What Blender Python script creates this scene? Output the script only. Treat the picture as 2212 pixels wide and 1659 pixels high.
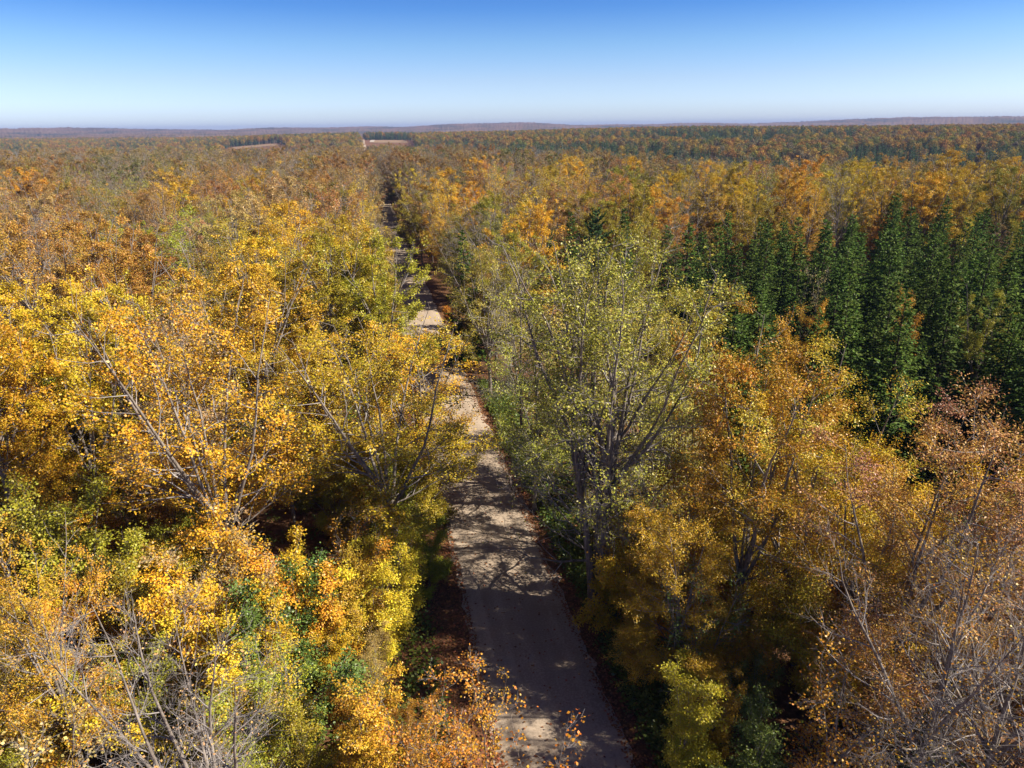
import bpy, math, random
import numpy as np
from mathutils import Vector, Matrix

for o in list(bpy.data.objects):
    bpy.data.objects.remove(o)
S = bpy.context.scene
COL = S.collection
rng = np.random.default_rng(11)
random.seed(5)
R_ = math.radians

# ------------------------------------------------------------------ camera, sky, sun, exposure
CAM_H = 27.0
PITCH = R_(19.8)
FPX = 1536.0                        # focal length in pixels of a 2212 px wide picture
cam = bpy.data.cameras.new('camera')
cam.sensor_width = 36.0
cam.lens = 36.0 * FPX / 2212.0
cam.clip_start = 0.5
cam.clip_end = 30000
cam_o = bpy.data.objects.new('camera', cam)
COL.objects.link(cam_o)
cam_o.matrix_world = (Matrix.Translation((0, 0, CAM_H)) @ Matrix.Rotation(math.pi / 2 - PITCH, 4, 'X')
                      @ Matrix.Rotation(R_(-0.6), 4, 'Z'))
S.camera = cam_o

SUN_EL, SUN_AZ = R_(39), R_(97)      # azimuth from +Y (the view) towards +X (the right)
W = bpy.data.worlds.new('World')
S.world = W
W.use_nodes = True
nt = W.node_tree
bg = nt.nodes['Background']
sky = nt.nodes.new('ShaderNodeTexSky')
sky.sky_type = 'NISHITA'
sky.sun_disc = False
sky.sun_elevation = SUN_EL
sky.sun_rotation = SUN_AZ
sky.altitude = 400
sky.air_density = 1.0
sky.dust_density = 0.6
sky.ozone_density = 2.0
tc = nt.nodes.new('ShaderNodeTexCoord')
sep = nt.nodes.new('ShaderNodeSeparateXYZ')
ramp = nt.nodes.new('ShaderNodeValToRGB')
mul = nt.nodes.new('ShaderNodeMix')
mul.data_type = 'RGBA'
mul.blend_type = 'MULTIPLY'
mul.inputs[0].default_value = 1.0
nt.links.new(tc.outputs['Generated'], sep.inputs[0])
nt.links.new(sep.outputs['Z'], ramp.inputs[0])
nt.links.new(sky.outputs[0], mul.inputs[6])
nt.links.new(ramp.outputs[0], mul.inputs[7])
nt.links.new(mul.outputs[2], bg.inputs[0])
SKY_STOPS = [(0.0, (1.05, 1.22, 1.76)), (0.03, (1.04, 1.22, 1.74)), (0.058, (.90, 1.04, 1.46)), (0.10, (.62, .88, 1.28)), (0.14, (.33, .64, 1.17)), (0.20, (.17, .42, .98)), (0.6, (.11, .20, .42))]
el = ramp.color_ramp.elements
while len(el) < len(SKY_STOPS):
    el.new(0.5)
for e, (p, c) in zip(el, SKY_STOPS):
    e.position = p
    e.color = (*c, 1)
bg.inputs[1].default_value = 0.062

sun = bpy.data.lights.new('sun', 'SUN')
sun.energy = 5.0
sun.angle = R_(0.53)
sun.color = (1.0, 0.91, 0.76)
sun_o = bpy.data.objects.new('sun', sun)
COL.objects.link(sun_o)
sdir = Vector((math.sin(SUN_AZ) * math.cos(SUN_EL), math.cos(SUN_AZ) * math.cos(SUN_EL), math.sin(SUN_EL)))
sun_o.rotation_euler = sdir.to_track_quat('Z', 'Y').to_euler()
sun_o.location = sdir * 300

S.view_settings.view_transform = 'Standard'
S.view_settings.look = 'None'
S.view_settings.exposure = 1.05
S.view_settings.gamma = 1
S.view_settings.use_curve_mapping = False
S.render.engine = 'CYCLES'
cy = S.cycles
cy.max_bounces = 5
cy.diffuse_bounces = 2
cy.glossy_bounces = 1
cy.transmission_bounces = 3
cy.transparent_max_bounces = 4
cy.volume_bounces = 0
cy.use_denoising = True
cy.denoiser = 'OPENIMAGEDENOISE'
cy.denoising_input_passes = 'RGB_ALBEDO_NORMAL'
cy.denoising_prefilter = 'ACCURATE'
cy.caustics_reflective = False
cy.caustics_refractive = False

# ------------------------------------------------------------------ materials
def node_mat(name):
    m = bpy.data.materials.new(name)
    m.use_nodes = True
    n = m.node_tree.nodes
    n.clear()
    out = n.new('ShaderNodeOutputMaterial')
    return m, n, m.node_tree.links, out

def leaf_material(name, trans=0.16, gloss=.022, from_random=False, inner=(.27, .27, .02), jit=0.5):
    """Leaf colour: the tree's own colour towards a greener one, leaf by leaf (attributes 'mixv', 'jit')."""
    m, n, l, out = node_mat(name)
    oi = n.new('ShaderNodeObjectInfo')
    a1 = n.new('ShaderNodeAttribute'); a1.attribute_name = 'mixv'
    a2 = n.new('ShaderNodeAttribute'); a2.attribute_name = 'jit'
    if from_random:
        base = n.new('ShaderNodeValToRGB')
        base.color_ramp.interpolation = 'CONSTANT'
        el = base.color_ramp.elements
        while len(el) < len(from_random):
            el.new(.5)
        for i, (e, c) in enumerate(zip(el, from_random)):
            e.position = i / len(from_random)
            e.color = (*c, 1)
        l.new(oi.outputs['Random'], base.inputs[0])
        col = base.outputs[0]
        alpha = None
    else:
        col = oi.outputs['Color']
        alpha = oi.outputs['Alpha']
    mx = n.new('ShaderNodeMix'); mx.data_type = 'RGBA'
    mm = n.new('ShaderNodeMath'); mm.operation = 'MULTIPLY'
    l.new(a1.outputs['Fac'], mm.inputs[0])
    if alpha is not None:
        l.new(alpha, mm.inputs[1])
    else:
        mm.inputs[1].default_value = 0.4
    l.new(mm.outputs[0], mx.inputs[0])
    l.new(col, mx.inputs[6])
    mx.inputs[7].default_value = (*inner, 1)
    hsv = n.new('ShaderNodeHueSaturation')
    # hue / value shift per leaf and per tree
    h = n.new('ShaderNodeMapRange'); h.inputs[3].default_value = .5 - .022 * jit / .5; h.inputs[4].default_value = .5 + .022 * jit / .5
    v = n.new('ShaderNodeMapRange'); v.inputs[3].default_value = 1 - .30 * jit / .5; v.inputs[4].default_value = 1 + .30 * jit / .5
    tr = n.new('ShaderNodeMath'); tr.operation = 'MULTIPLY_ADD'; tr.inputs[1].default_value = .3; tr.inputs[2].default_value = .85
    vm = n.new('ShaderNodeMath'); vm.operation = 'MULTIPLY'
    fr = n.new('ShaderNodeMath'); fr.operation = 'FRACT'
    ml = n.new('ShaderNodeMath'); ml.operation = 'MULTIPLY'; ml.inputs[1].default_value = 7.31
    l.new(a2.outputs['Fac'], ml.inputs[0]); l.new(ml.outputs[0], fr.inputs[0])
    l.new(fr.outputs[0], h.inputs[0]); l.new(a2.outputs['Fac'], v.inputs[0])
    l.new(oi.outputs['Random'], tr.inputs[0])
    l.new(v.outputs[0], vm.inputs[0]); l.new(tr.outputs[0], vm.inputs[1])
    l.new(h.outputs[0], hsv.inputs['Hue']); l.new(vm.outputs[0], hsv.inputs['Value'])
    l.new(mx.outputs[2], hsv.inputs['Color'])
    d = n.new('ShaderNodeBsdfDiffuse'); t = n.new('ShaderNodeBsdfTranslucent')
    l.new(hsv.outputs[0], d.inputs[0]); l.new(hsv.outputs[0], t.inputs[0])
    ms = n.new('ShaderNodeMixShader'); ms.inputs[0].default_value = trans
    l.new(d.outputs[0], ms.inputs[1]); l.new(t.outputs[0], ms.inputs[2])
    g = n.new('ShaderNodeBsdfGlossy'); g.inputs['Roughness'].default_value = .42; g.inputs['Color'].default_value = (1, 1, 1, 1)
    ms2 = n.new('ShaderNodeMixShader'); ms2.inputs[0].default_value = gloss
    l.new(ms.outputs[0], ms2.inputs[1]); l.new(g.outputs[0], ms2.inputs[2])
    l.new(ms2.outputs[0], out.inputs[0])
    return m

def simple_mat(name, stops, scale=3.0, detail=6, bump=0.0, rough=.95, stretch=(1, 1, 1), coord='Object', second=None):
    m, n, l, out = node_mat(name)
    b = n.new('ShaderNodeBsdfPrincipled')
    b.inputs['Roughness'].default_value = rough
    b.inputs['Specular IOR Level'].default_value = .2
    tcn = n.new('ShaderNodeTexCoord'); mp = n.new('ShaderNodeMapping')
    mp.inputs['Scale'].default_value = stretch
    l.new(tcn.outputs[coord], mp.inputs[0])
    nz = n.new('ShaderNodeTexNoise')
    nz.inputs['Scale'].default_value = scale; nz.inputs['Detail'].default_value = detail; nz.inputs['Roughness'].default_value = .65
    l.new(mp.outputs[0], nz.inputs['Vector'])
    r = n.new('ShaderNodeValToRGB')
    el = r.color_ramp.elements
    while len(el) < len(stops):
        el.new(.5)
    for e, (p, c) in zip(el, stops):
        e.position = p; e.color = (*c, 1)
    l.new(nz.outputs['Fac'], r.inputs[0])
    colr = r.outputs[0]
    if second:                          # (scale, strength): a larger mottling
        n2 = n.new('ShaderNodeTexNoise'); n2.inputs['Scale'].default_value = second[0]; n2.inputs['Detail'].default_value = 4
        l.new(mp.outputs[0], n2.inputs['Vector'])
        mr = n.new('ShaderNodeMapRange'); mr.inputs[1].default_value = .3; mr.inputs[2].default_value = .7
        mr.inputs[3].default_value = 1 - second[1]; mr.inputs[4].default_value = 1 + second[1]
        l.new(n2.outputs['Fac'], mr.inputs[0])
        hv = n.new('ShaderNodeHueSaturation'); l.new(mr.outputs[0], hv.inputs['Value']); l.new(colr, hv.inputs['Color'])
        colr = hv.outputs[0]
    l.new(colr, b.inputs['Base Color'])
    if bump:
        bp = n.new('ShaderNodeBump'); bp.inputs['Strength'].default_value = bump; bp.inputs['Distance'].default_value = .05
        l.new(nz.outputs['Fac'], bp.inputs['Height']); l.new(bp.outputs[0], b.inputs['Normal'])
    l.new(b.outputs[0], out.inputs[0])
    return m

M_LEAF = leaf_material('autumn_leaves')
M_NEEDLE = leaf_material('spruce_needles', trans=.15, gloss=.006, inner=(.14, .20, .035), jit=.5)
FAR_DECID = [(.30, .15, .05), (.36, .20, .05), (.22, .17, .05), (.26, .15, .07), (.42, .25, .05), (.20, .15, .11), (.33, .14, .05), (.14, .14, .05),
             (.28, .19, .06), (.25, .13, .06)]
M_FARLEAF = leaf_material('far_autumn_leaves', from_random=FAR_DECID)
M_FARLEAF2 = leaf_material('distant_autumn_leaves', gloss=.005, from_random=[(.34, .19, .05), (.40, .24, .05), (.22, .19, .05), (.28, .16, .07), (.46, .30, .05), (.18, .14, .10), (.36, .16, .05), (.13, .15, .04)])
M_FARPINE = leaf_material('far_conifer_needles', from_random=[(.06, .125, .045), (.05, .10, .045), (.075, .13, .04), (.06, .11, .05)], trans=.15, gloss=.005, inner=(.06, .10, .03))
M_BARK = simple_mat('grey_bark', [(.30, (.10, .08, .066)), (.5, (.20, .168, .142)), (.68, (.35, .305, .265))], scale=7, bump=.6, stretch=(1, 1, .22))
M_TWIG = simple_mat('grey_twigs', [(.3, (.19, .168, .158)), (.7, (.36, .325, .31))], scale=2)
M_DARKBARK = simple_mat('dark_spruce_bark', [(.3, (.035, .026, .02)), (.7, (.075, .055, .042))], scale=6, stretch=(1, 1, .3))
M_GROUND = simple_mat('leaf_litter_ground', [(.28, (.05, .030, .018)), (.45, (.13, .065, .032)), (.58, (.20, .095, .045)), (.72, (.30, .17, .07))],
                      scale=2.6, detail=9, bump=.5, second=(.07, .35))
M_LITTER = leaf_material('fallen_leaf', trans=.1, inner=(.20, .10, .05))

# ------------------------------------------------------------------ mesh helpers
def build_mesh(name, verts, faces, mats, attrs=None, smooth=False, nloops=4, midx=None):
    """faces: (N,nloops) int array."""
    me = bpy.data.meshes.new(name)
    nf = len(faces)
    me.vertices.add(len(verts)); me.loops.add(nf * nloops); me.polygons.add(nf)
    me.vertices.foreach_set('co', np.ascontiguousarray(verts, dtype=np.float32).ravel())
    me.loops.foreach_set('vertex_index', np.ascontiguousarray(faces, dtype=np.int32).ravel())
    me.polygons.foreach_set('loop_start', np.arange(0, nf * nloops, nloops, dtype=np.int32))
    me.polygons.foreach_set('loop_total', np.full(nf, nloops, dtype=np.int32))
    if smooth:
        me.polygons.foreach_set('use_smooth', np.ones(nf, dtype=bool))
    for m in mats:
        me.materials.append(m)
    if midx is not None:
        me.polygons.foreach_set('material_index', midx.astype(np.int32))
    me.update(calc_edges=True)
    for k, v in (attrs or {}).items():
        a = me.attributes.new(k, 'FLOAT', 'FACE')
        a.data.foreach_set('value', np.ascontiguousarray(v, dtype=np.float32))
    return me

def nrm(v):
    return v / np.maximum(np.linalg.norm(v, axis=-1, keepdims=True), 1e-9)

def grow(start, d, L, K, wander, trop, g, target=(0, 0, 1)):
    """N polylines of K points."""
    N = len(start)
    P = np.zeros((N, K, 3)); P[:, 0] = start
    d = nrm(d)
    T = np.array(target, float)
    for k in range(1, K):
        d = nrm(d + g.normal(0, wander, (N, 3)) + trop * T)
        P[:, k] = P[:, k - 1] + d * (L / (K - 1))[:, None]
    return P

def sample_on(P, idx, t):
    K = P.shape[1]
    f = np.clip(t * (K - 1), 0, K - 1.001)
    k = f.astype(int); w = (f - k)[:, None]
    a, b = P[idx, k], P[idx, k + 1]
    return a * (1 - w) + b * w, nrm(b - a), k, f - k

def side_dir(tan, ang, g, flat=0.0):
    """directions at angle ang from tan, random round it; flat pushes them towards the horizontal."""
    N = len(tan)
    r = nrm(np.cross(tan, nrm(g.normal(0, 1, (N, 3)))))
    d = tan * np.cos(ang)[:, None] + r * np.sin(ang)[:, None]
    d[:, 2] *= (1 - flat)
    return nrm(d)

def tubes(P, R, sides):
    """quads for N polylines with K points; R (N,K)."""
    N, K, _ = P.shape
    tan = np.empty_like(P)
    tan[:, 1:-1] = P[:, 2:] - P[:, :-2]; tan[:, 0] = P[:, 1] - P[:, 0]; tan[:, -1] = P[:, -1] - P[:, -2]
    tan = nrm(tan)
    ref = np.where(np.abs(tan[..., 2:3]) > .9, np.array([1., 0, 0]), np.array([0, 0, 1.]))
    u = nrm(np.cross(tan, ref)); v = np.cross(tan, u)
    a = np.arange(sides) * 2 * math.pi / sides
    V = P[:, :, None] + R[:, :, None, None] * (np.cos(a)[:, None] * u[:, :, None] + np.sin(a)[:, None] * v[:, :, None])
    base = (np.arange(N) * K * sides)[:, None, None] + (np.arange(K - 1) * sides)[None, :, None]
    j = np.arange(sides)[None, None]
    j2 = (j + 1) % sides
    F = np.stack([base + j, base + j2, base + sides + j2, base + sides + j], -1).reshape(-1, 4)
    return V.reshape(-1, 3), F

class Acc:
    def __init__(s): s.V, s.F, s.n = [], [], 0
    def add(s, V, F):
        s.V.append(V); s.F.append(F + s.n); s.n += len(V)
    def get(s): return np.concatenate(s.V), np.concatenate(s.F)

def kites(P, U, Nn, L, Wd, fold=.12):
    """N folded leaf quads: P base, U axis, Nn normal, L length, Wd width."""
    U = nrm(U)
    sd = nrm(np.cross(U, Nn)); Nn = np.cross(sd, U)
    L = L[:, None]; Wd = Wd[:, None]
    v0 = P; v2 = P + U * L
    mid = P + U * L * .45 + Nn * Wd * fold
    V = np.stack([v0, mid + sd * Wd / 2, v2, mid - sd * Wd / 2], 1).reshape(-1, 3)
    F = np.arange(len(P) * 4).reshape(-1, 4)
    return V, F

def smooth_noise(P, scale, g):
    """cheap smooth 3-D noise from a few sines."""
    v = np.zeros(len(P))
    for _ in range(5):
        k = g.normal(0, 1, 3) * scale
        v += np.sin(P @ k + g.uniform(0, 6.28))
    return v / 5

# ------------------------------------------------------------------ broadleaf trees
def make_broadleaf(seed, h=19., rc=5.5, fork=.35, stems=5, stem_ang=(12, 34), low_limbs=6, n2=10, n3=7, leaves=48, leaf=.165, aspect=.8, l2=.26, l3=1.25,
                   r0=None, n_trunks=1, lean=0., n4=0, flat=.35, crown_lo=.28, sag=0.0, wander=.11, leafspread=.15, keep=1.0, top_keep=1.0, drop_inner=0.0, limb_len=1.0, leafmat=None, t3=.2, dome=None):
    g = np.random.default_rng(seed)
    r0 = r0 or .0115 * h
    # trunk(s)
    az = g.uniform(0, 6.28) + np.arange(n_trunks) * 6.28 / n_trunks
    st = np.stack([np.cos(az) * r0 * .8 * (n_trunks > 1), np.sin(az) * r0 * .8 * (n_trunks > 1), np.full(n_trunks, -.3)], 1)
    ln = np.full(n_trunks, lean) * g.uniform(.6, 1.3, n_trunks)
    d = np.stack([np.cos(az) * np.sin(ln), np.sin(az) * np.sin(ln), np.cos(ln)], 1)
    L0 = np.full(n_trunks, h * fork + .3) * g.uniform(.9, 1.1, n_trunks)
    P0 = grow(st, d, L0, 6, .035, .05, g)
    rt = r0 * (1 if n_trunks == 1 else .72)
    R0 = rt * np.array([1.5, 1.02, .93, .86, .8, .74])[None] * g.uniform(.8, 1.1, (n_trunks, 1))
    # ascending stems from the trunk head
    per = stems
    idx = np.repeat(np.arange(n_trunks), per)
    n = len(idx)
    t = g.uniform(.78, 1., n); t[::per] = 1.
    s, tan, _, _ = sample_on(P0, idx, t)
    ang = np.radians(g.uniform(*stem_ang, n)); ang[::per] = np.radians(4)
    baz = np.tile(np.arange(per) * 2.4, n_trunks) + g.uniform(-.5, .5, n)
    dd = np.stack([np.cos(baz) * np.sin(ang), np.sin(baz) * np.sin(ang), np.cos(ang)], 1) + tan * .25
    zr = (h - s[:, 2])
    L1 = zr * g.uniform(.8, 1.03, n) / np.cos(ang * .65)
    P1 = grow(s, dd, L1, 8, wander * .75, .07, g)
    over = np.maximum(P1[:, :, 2].max(1) / h, 1)[:, None]
    R1 = (rt * .62 * g.uniform(.7, 1.0, n))[:, None] * np.linspace(1, .1, 8)[None] ** .9
    # low side limbs
    P1b = None
    if low_limbs:
        m = low_limbs * n_trunks
        i2 = np.repeat(np.arange(n_trunks), low_limbs)
        t = g.uniform(min(max(.25, crown_lo / fork * .9), .7), .98, m)
        s, tan, _, _ = sample_on(P0, i2, t)
        a2 = g.uniform(0, 6.28, m); el_ = np.radians(g.uniform(5, 38, m))
        dd = np.stack([np.cos(a2) * np.cos(el_), np.sin(a2) * np.cos(el_), np.sin(el_)], 1)
        Lb = rc * g.uniform(.65, 1.05, m) * limb_len
        P1b = grow(s, dd, Lb, 8, wander * .9, .06 - sag, g)
        R1b = (rt * .36 * g.uniform(.6, 1., m))[:, None] * np.linspace(1, .1, 8)[None]
    PA = P1 if P1b is None else np.concatenate([P1, P1b]); RA = R1 if P1b is None else np.concatenate([R1, R1b])
    LA = np.linalg.norm(np.diff(PA, axis=1), axis=2).sum(1)
    # branches
    nA = len(PA)
    i2 = np.repeat(np.arange(nA), n2); m = len(i2)
    t = np.clip((np.tile(np.arange(n2), nA) + g.uniform(0, 1, m)) / n2 * .86 + .14, 0, .985)
    s, tan, k, f = sample_on(PA, i2, t)
    ang = np.radians(g.uniform(32, 68, m))
    dd = side_dir(tan, ang, g, flat)
    # lean away from the tree's axis
    cx = P0[:, -1, :2].mean(0)
    outv = s[:, :2] - cx
    outv = outv / np.maximum(np.linalg.norm(outv, axis=1, keepdims=True), .3)
    dd[:, :2] += outv * .35
    L2 = h * l2 * (1.08 - .72 * t) * g.uniform(.55, 1.1, m) * np.where(i2 < len(P1), 1, .75)
    # keep the crown within its envelope: shorter near the top
    P2 = grow(s, dd, L2, 6, wander * 1.3, .05 - sag, g)
    R2 = (RA[i2, k] * .5)[:, None] * np.linspace(1, .14, 6)[None]
    R2 = np.maximum(R2, .008)
    # twigs
    nB = len(P2)
    i3 = np.repeat(np.arange(nB), n3); m = len(i3)
    t3 = np.clip((np.tile(np.arange(n3), nB) + g.uniform(0, 1, m)) / n3 * (1 - t3) + t3, 0, .99)
    s, tan, k, f = sample_on(P2, i3, t3)
    dd = side_dir(tan, np.radians(g.uniform(25, 60, m)), g, flat)
    L3 = l3 * g.uniform(.5, 1.2, m) * (.75 + .25 * np.minimum(L2[i3] / 2.5, 1.4))
    P3 = grow(s, dd, L3, 4, wander * 1.5, .05 - sag, g)
    R3 = np.maximum(R2[i3, k] * .5, .0075)[:, None] * np.linspace(1, .4, 4)[None]
    if dome:                            # a rounded, lumpy outline: shoots beyond it are left out
        zc, hu, hl = dome[0] * h, dome[1] * h, dome[2] * h
        e = P3[:, -1]
        azz = np.arctan2(e[:, 1] - P0[0, -1, 1], e[:, 0] - P0[0, -1, 0])
        ph = g.uniform(0, 6.28, 4)
        zz = np.where(e[:, 2] > zc, (e[:, 2] - zc) / hu, (e[:, 2] - zc) / hl)
        lump = 1 + .13 * np.sin(3 * azz + ph[0] + 4 * zz) + .10 * np.sin(5 * azz + ph[1] - 6 * zz) + .08 * np.sin(2 * azz + ph[2])
        renv = rc * np.sqrt(np.clip(1 - zz ** 2, 0, 1)) * lump
        kp = (np.hypot(e[:, 0] - P0[0, -1, 0], e[:, 1] - P0[0, -1, 1]) < renv + .2) | (g.uniform(0, 1, len(e)) < .05)
        P3, R3, i3 = P3[kp], R3[kp], i3[kp]
    trunk = Acc()
    trunk.add(*tubes(P0, R0, 10)); trunk.add(*tubes(PA, RA, 6))
    br = Acc()
    br.add(*tubes(P2, R2, 4)); br.add(*tubes(P3, R3, 3))
    Pl = P3
    if n4:
        i4 = np.repeat(np.arange(len(P3)), n4); m = len(i4)
        s, tan, k, f = sample_on(P3, i4, g.uniform(.15, .95, m))
        dd = side_dir(tan, np.radians(g.uniform(20, 50, m)), g, flat * .3)
        P4 = grow(s, dd, l3 * .5 * g.uniform(.5, 1.2, m), 3, wander, .08, g)
        R4 = np.full((m, 3), .0042) * np.array([1, .8, .6])
        br.add(*tubes(P4, R4, 3))
    tv, tf = trunk.get(); bv, bf = br.get()
    # scale so that the top is at h
    top = P3[:, -1, 2].max()
    sc = h / top
    tm = build_mesh('trunk', tv * sc, tf, [M_BARK], smooth=True)
    bm_ = build_mesh('branches', bv * sc, bf, [M_TWIG], smooth=True)
    # leaves
    nl = int(len(P3) * leaves)
    il = g.integers(0, len(P3), nl)
    zf = P3[il, 2, 2] / top
    pr = keep * (1 - drop_inner * np.clip((.78 - zf) / .4, 0, 1))
    branch_on = g.uniform(0, 1, len(P2))[i3[il]] * .7 + .3     # some boughs hold fewer leaves
    il = il[g.uniform(0, 1, nl) < pr * np.clip(branch_on + .25, 0, 1)]
    nl = len(il)
    s, tan, k, f = sample_on(P3, il, g.uniform(.12, 1., nl))
    off = g.normal(0, leafspread, (nl, 3)) * np.array([1, 1, .7])
    p = s + off
    U = nrm(off + tan * .1 + g.normal(0, .12, (nl, 3)) + np.array([0, 0, -.08]))
    N_ = nrm((g.normal(0, .42, (len(P3), 3)) + np.array([0, 0, .8]))[il] + g.normal(0, .24, (nl, 3)))
    sz = leaf * g.uniform(.65, 1.2, nl)
    V, F = kites(p, U, N_, sz, sz * aspect)
    bmix = g.uniform(0, 1, len(P2))[i3[il]]
    rad = np.linalg.norm(p[:, :2] - cx, axis=1)
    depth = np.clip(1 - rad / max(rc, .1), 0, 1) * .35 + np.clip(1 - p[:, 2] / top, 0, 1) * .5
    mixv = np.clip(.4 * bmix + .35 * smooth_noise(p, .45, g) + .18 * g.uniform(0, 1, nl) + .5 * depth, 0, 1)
    jit = g.uniform(0, 1, nl) * .4 + .35 * g.uniform(0, 1, len(P3))[il] + .25 * g.uniform(0, 1, len(P2))[i3[il]]
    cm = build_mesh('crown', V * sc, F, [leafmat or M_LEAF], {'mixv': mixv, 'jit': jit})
    return dict(parts=[('trunk', tm), ('branches', bm_), ('crown', cm)], h=h, rc=rc)

# ------------------------------------------------------------------ conifers
def make_spruce(seed, h=15., rmax=2.5, base=.06, whorl=.42, per=6, sprays=15, droop=.30, power=.8, needle=.34, nw=.14, pine=False):
    g = np.random.default_rng(seed)
    P0 = grow(np.array([[0, 0, -.3]]), np.array([[0, 0, 1.]]), np.array([h + .3]), 8, .01, .05, g)
    P0[:, :, :2] *= .7
    R0 = .0105 * h * np.linspace(1.15, .06, 8)[None]
    zs = np.arange(h * base, h * .985, whorl)
    zz, az, Lb = [], [], []
    for z in zs:
        u = z / h
        nper = per if u < .9 else 4
        ph = g.uniform(0, 6.28)
        for q in range(nper):
            zz.append(z + g.normal(0, whorl * .3)); az.append(ph + q * 6.28 / nper + g.normal(0, .25))
            Lb.append((rmax * (1 - u) ** power + .16) * g.uniform(.68, 1.15))
    zz, az, Lb = np.array(zz), np.array(az), np.array(Lb)
    u = zz / h
    elv = np.radians(np.interp(u, [0, .5, .85, 1], [-14, 0, 25, 58]) if not pine else np.interp(u, [0, .5, 1], [5, 15, 50])) + g.normal(0, .09, len(u))
    d = np.stack([np.cos(az) * np.cos(elv), np.sin(az) * np.cos(elv), np.sin(elv)], 1)
    s, _, _, _ = sample_on(P0, np.zeros(len(u), int), np.clip((zz + .3) / (h + .3), 0, .995))
    B = grow(s, d, Lb, 5, .05, .035, g)
    RB = np.maximum(.011 * Lb, .008)[:, None] * np.linspace(1, .3, 5)[None]
    tr = Acc(); tr.add(*tubes(P0, R0, 8)); tr.add(*tubes(B, RB, 3))
    tv, tf = tr.get()
    tm = build_mesh('trunk', tv, tf, [M_DARKBARK], smooth=True)
    n = np.maximum((sprays / 2.2 * Lb).astype(int), 6)
    ib = np.repeat(np.arange(len(B)), n)
    m = len(ib)
    t = np.concatenate([(np.arange(k) + g.uniform(0, 1, k)) / k for k in n]) * .9 + .1
    t = np.minimum(t, .995)
    p, tan, _, _ = sample_on(B, ib, t)
    side = nrm(np.cross(tan, np.array([0, 0, 1.]))) * np.where(g.uniform(0, 1, m) < .5, -1, 1)[:, None]
    dirn = nrm(tan * .75 + side * g.uniform(.4, 1.1, m)[:, None] + np.stack([np.zeros(m), np.zeros(m), g.uniform(-droop * 1.6, .05, m)], 1) + (np.array([0, 0, .55]) if pine else 0))
    tl = np.clip(.42 * Lb[ib] * (1.1 - t), .22, .8)
    PP, UU, LL, MM = [], [], [], []
    for q in range(3):
        f = (q + .2) / 3
        PP.append(p + dirn * (tl * f)[:, None]); LL.append(tl * .45 + needle * .5)
        UU.append(nrm(dirn + g.normal(0, .3, (m, 3)) + np.array([0, 0, -.12 * (not pine)]))); MM.append(t * .6 + f * .4)
    PP, UU, LL, MM = map(np.concatenate, (PP, UU, LL, MM))
    keep = g.uniform(0, 1, len(PP)) < .92
    PP, UU, LL, MM = PP[keep], UU[keep], LL[keep], MM[keep]
    N_ = nrm(g.normal(0, .35, PP.shape) + np.array([0, 0, .8]))
    V, F = kites(PP, UU, N_, LL * g.uniform(.7, 1.15, len(LL)), nw * g.uniform(.8, 1.5, len(LL)) * (1.5 if pine else 1), .2)
    mixv = np.clip(MM * .9 + g.normal(0, .15, len(MM)) - .1, 0, 1)
    cm = build_mesh('crown', V, F, [M_NEEDLE], {'mixv': mixv, 'jit': g.uniform(0, 1, len(MM))})
    return dict(parts=[('trunk', tm), ('crown', cm)], h=h, rc=rmax)

# ------------------------------------------------------------------ far trees (one mesh each, used only by the far woods)
def make_far_broadleaf(seed, h=17., rc=5., n=900, leaf=.75, bare=False):
    g = np.random.default_rng(seed)
    blobs = 14
    ba = g.uniform(0, 6.28, blobs); br = rc * .62 * np.sqrt(g.uniform(0, 1, blobs)); bz = h * (.80 - .34 * (br / rc) ** 2 * 1.6) - g.uniform(0, .25, blobs) * h
    bc = np.stack([np.cos(ba) * br, np.sin(ba) * br, bz], 1)
    i = g.integers(0, blobs, n)
    dd = nrm(g.normal(0, 1, (n, 3)) + np.array([0, 0, .35]))
    p = bc[i] + dd * (rc * .40 * g.uniform(.65, 1.08, n))[:, None]
    N_ = nrm(dd + g.normal(0, .5, (n, 3)))
    U = nrm(np.cross(N_, g.normal(0, 1, (n, 3))))
    sz = leaf * g.uniform(.6, 1.2, n)
    V, F = kites(p, U, N_, sz, sz * (.8 if not bare else .16), .1)
    P0 = np.array([[[0, 0, -.5], [0, 0, h * .3], [0, 0, h * .75]]], float)
    tv, tf = tubes(P0, np.array([[.25, .2, .08]]), 5)
    Vx = np.concatenate([V, tv]); Fx = np.concatenate([F, tf + len(V)])
    mi = np.concatenate([np.zeros(len(F)), np.ones(len(tf))])
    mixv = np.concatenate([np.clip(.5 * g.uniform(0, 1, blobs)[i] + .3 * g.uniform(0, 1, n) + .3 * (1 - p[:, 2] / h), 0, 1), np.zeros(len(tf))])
    jit = np.concatenate([g.uniform(0, 1, n), np.zeros(len(tf))])
    return build_mesh('far_tree', Vx, Fx, [M_FARLEAF2, M_BARK], {'mixv': mixv, 'jit': jit}, midx=mi)

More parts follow.
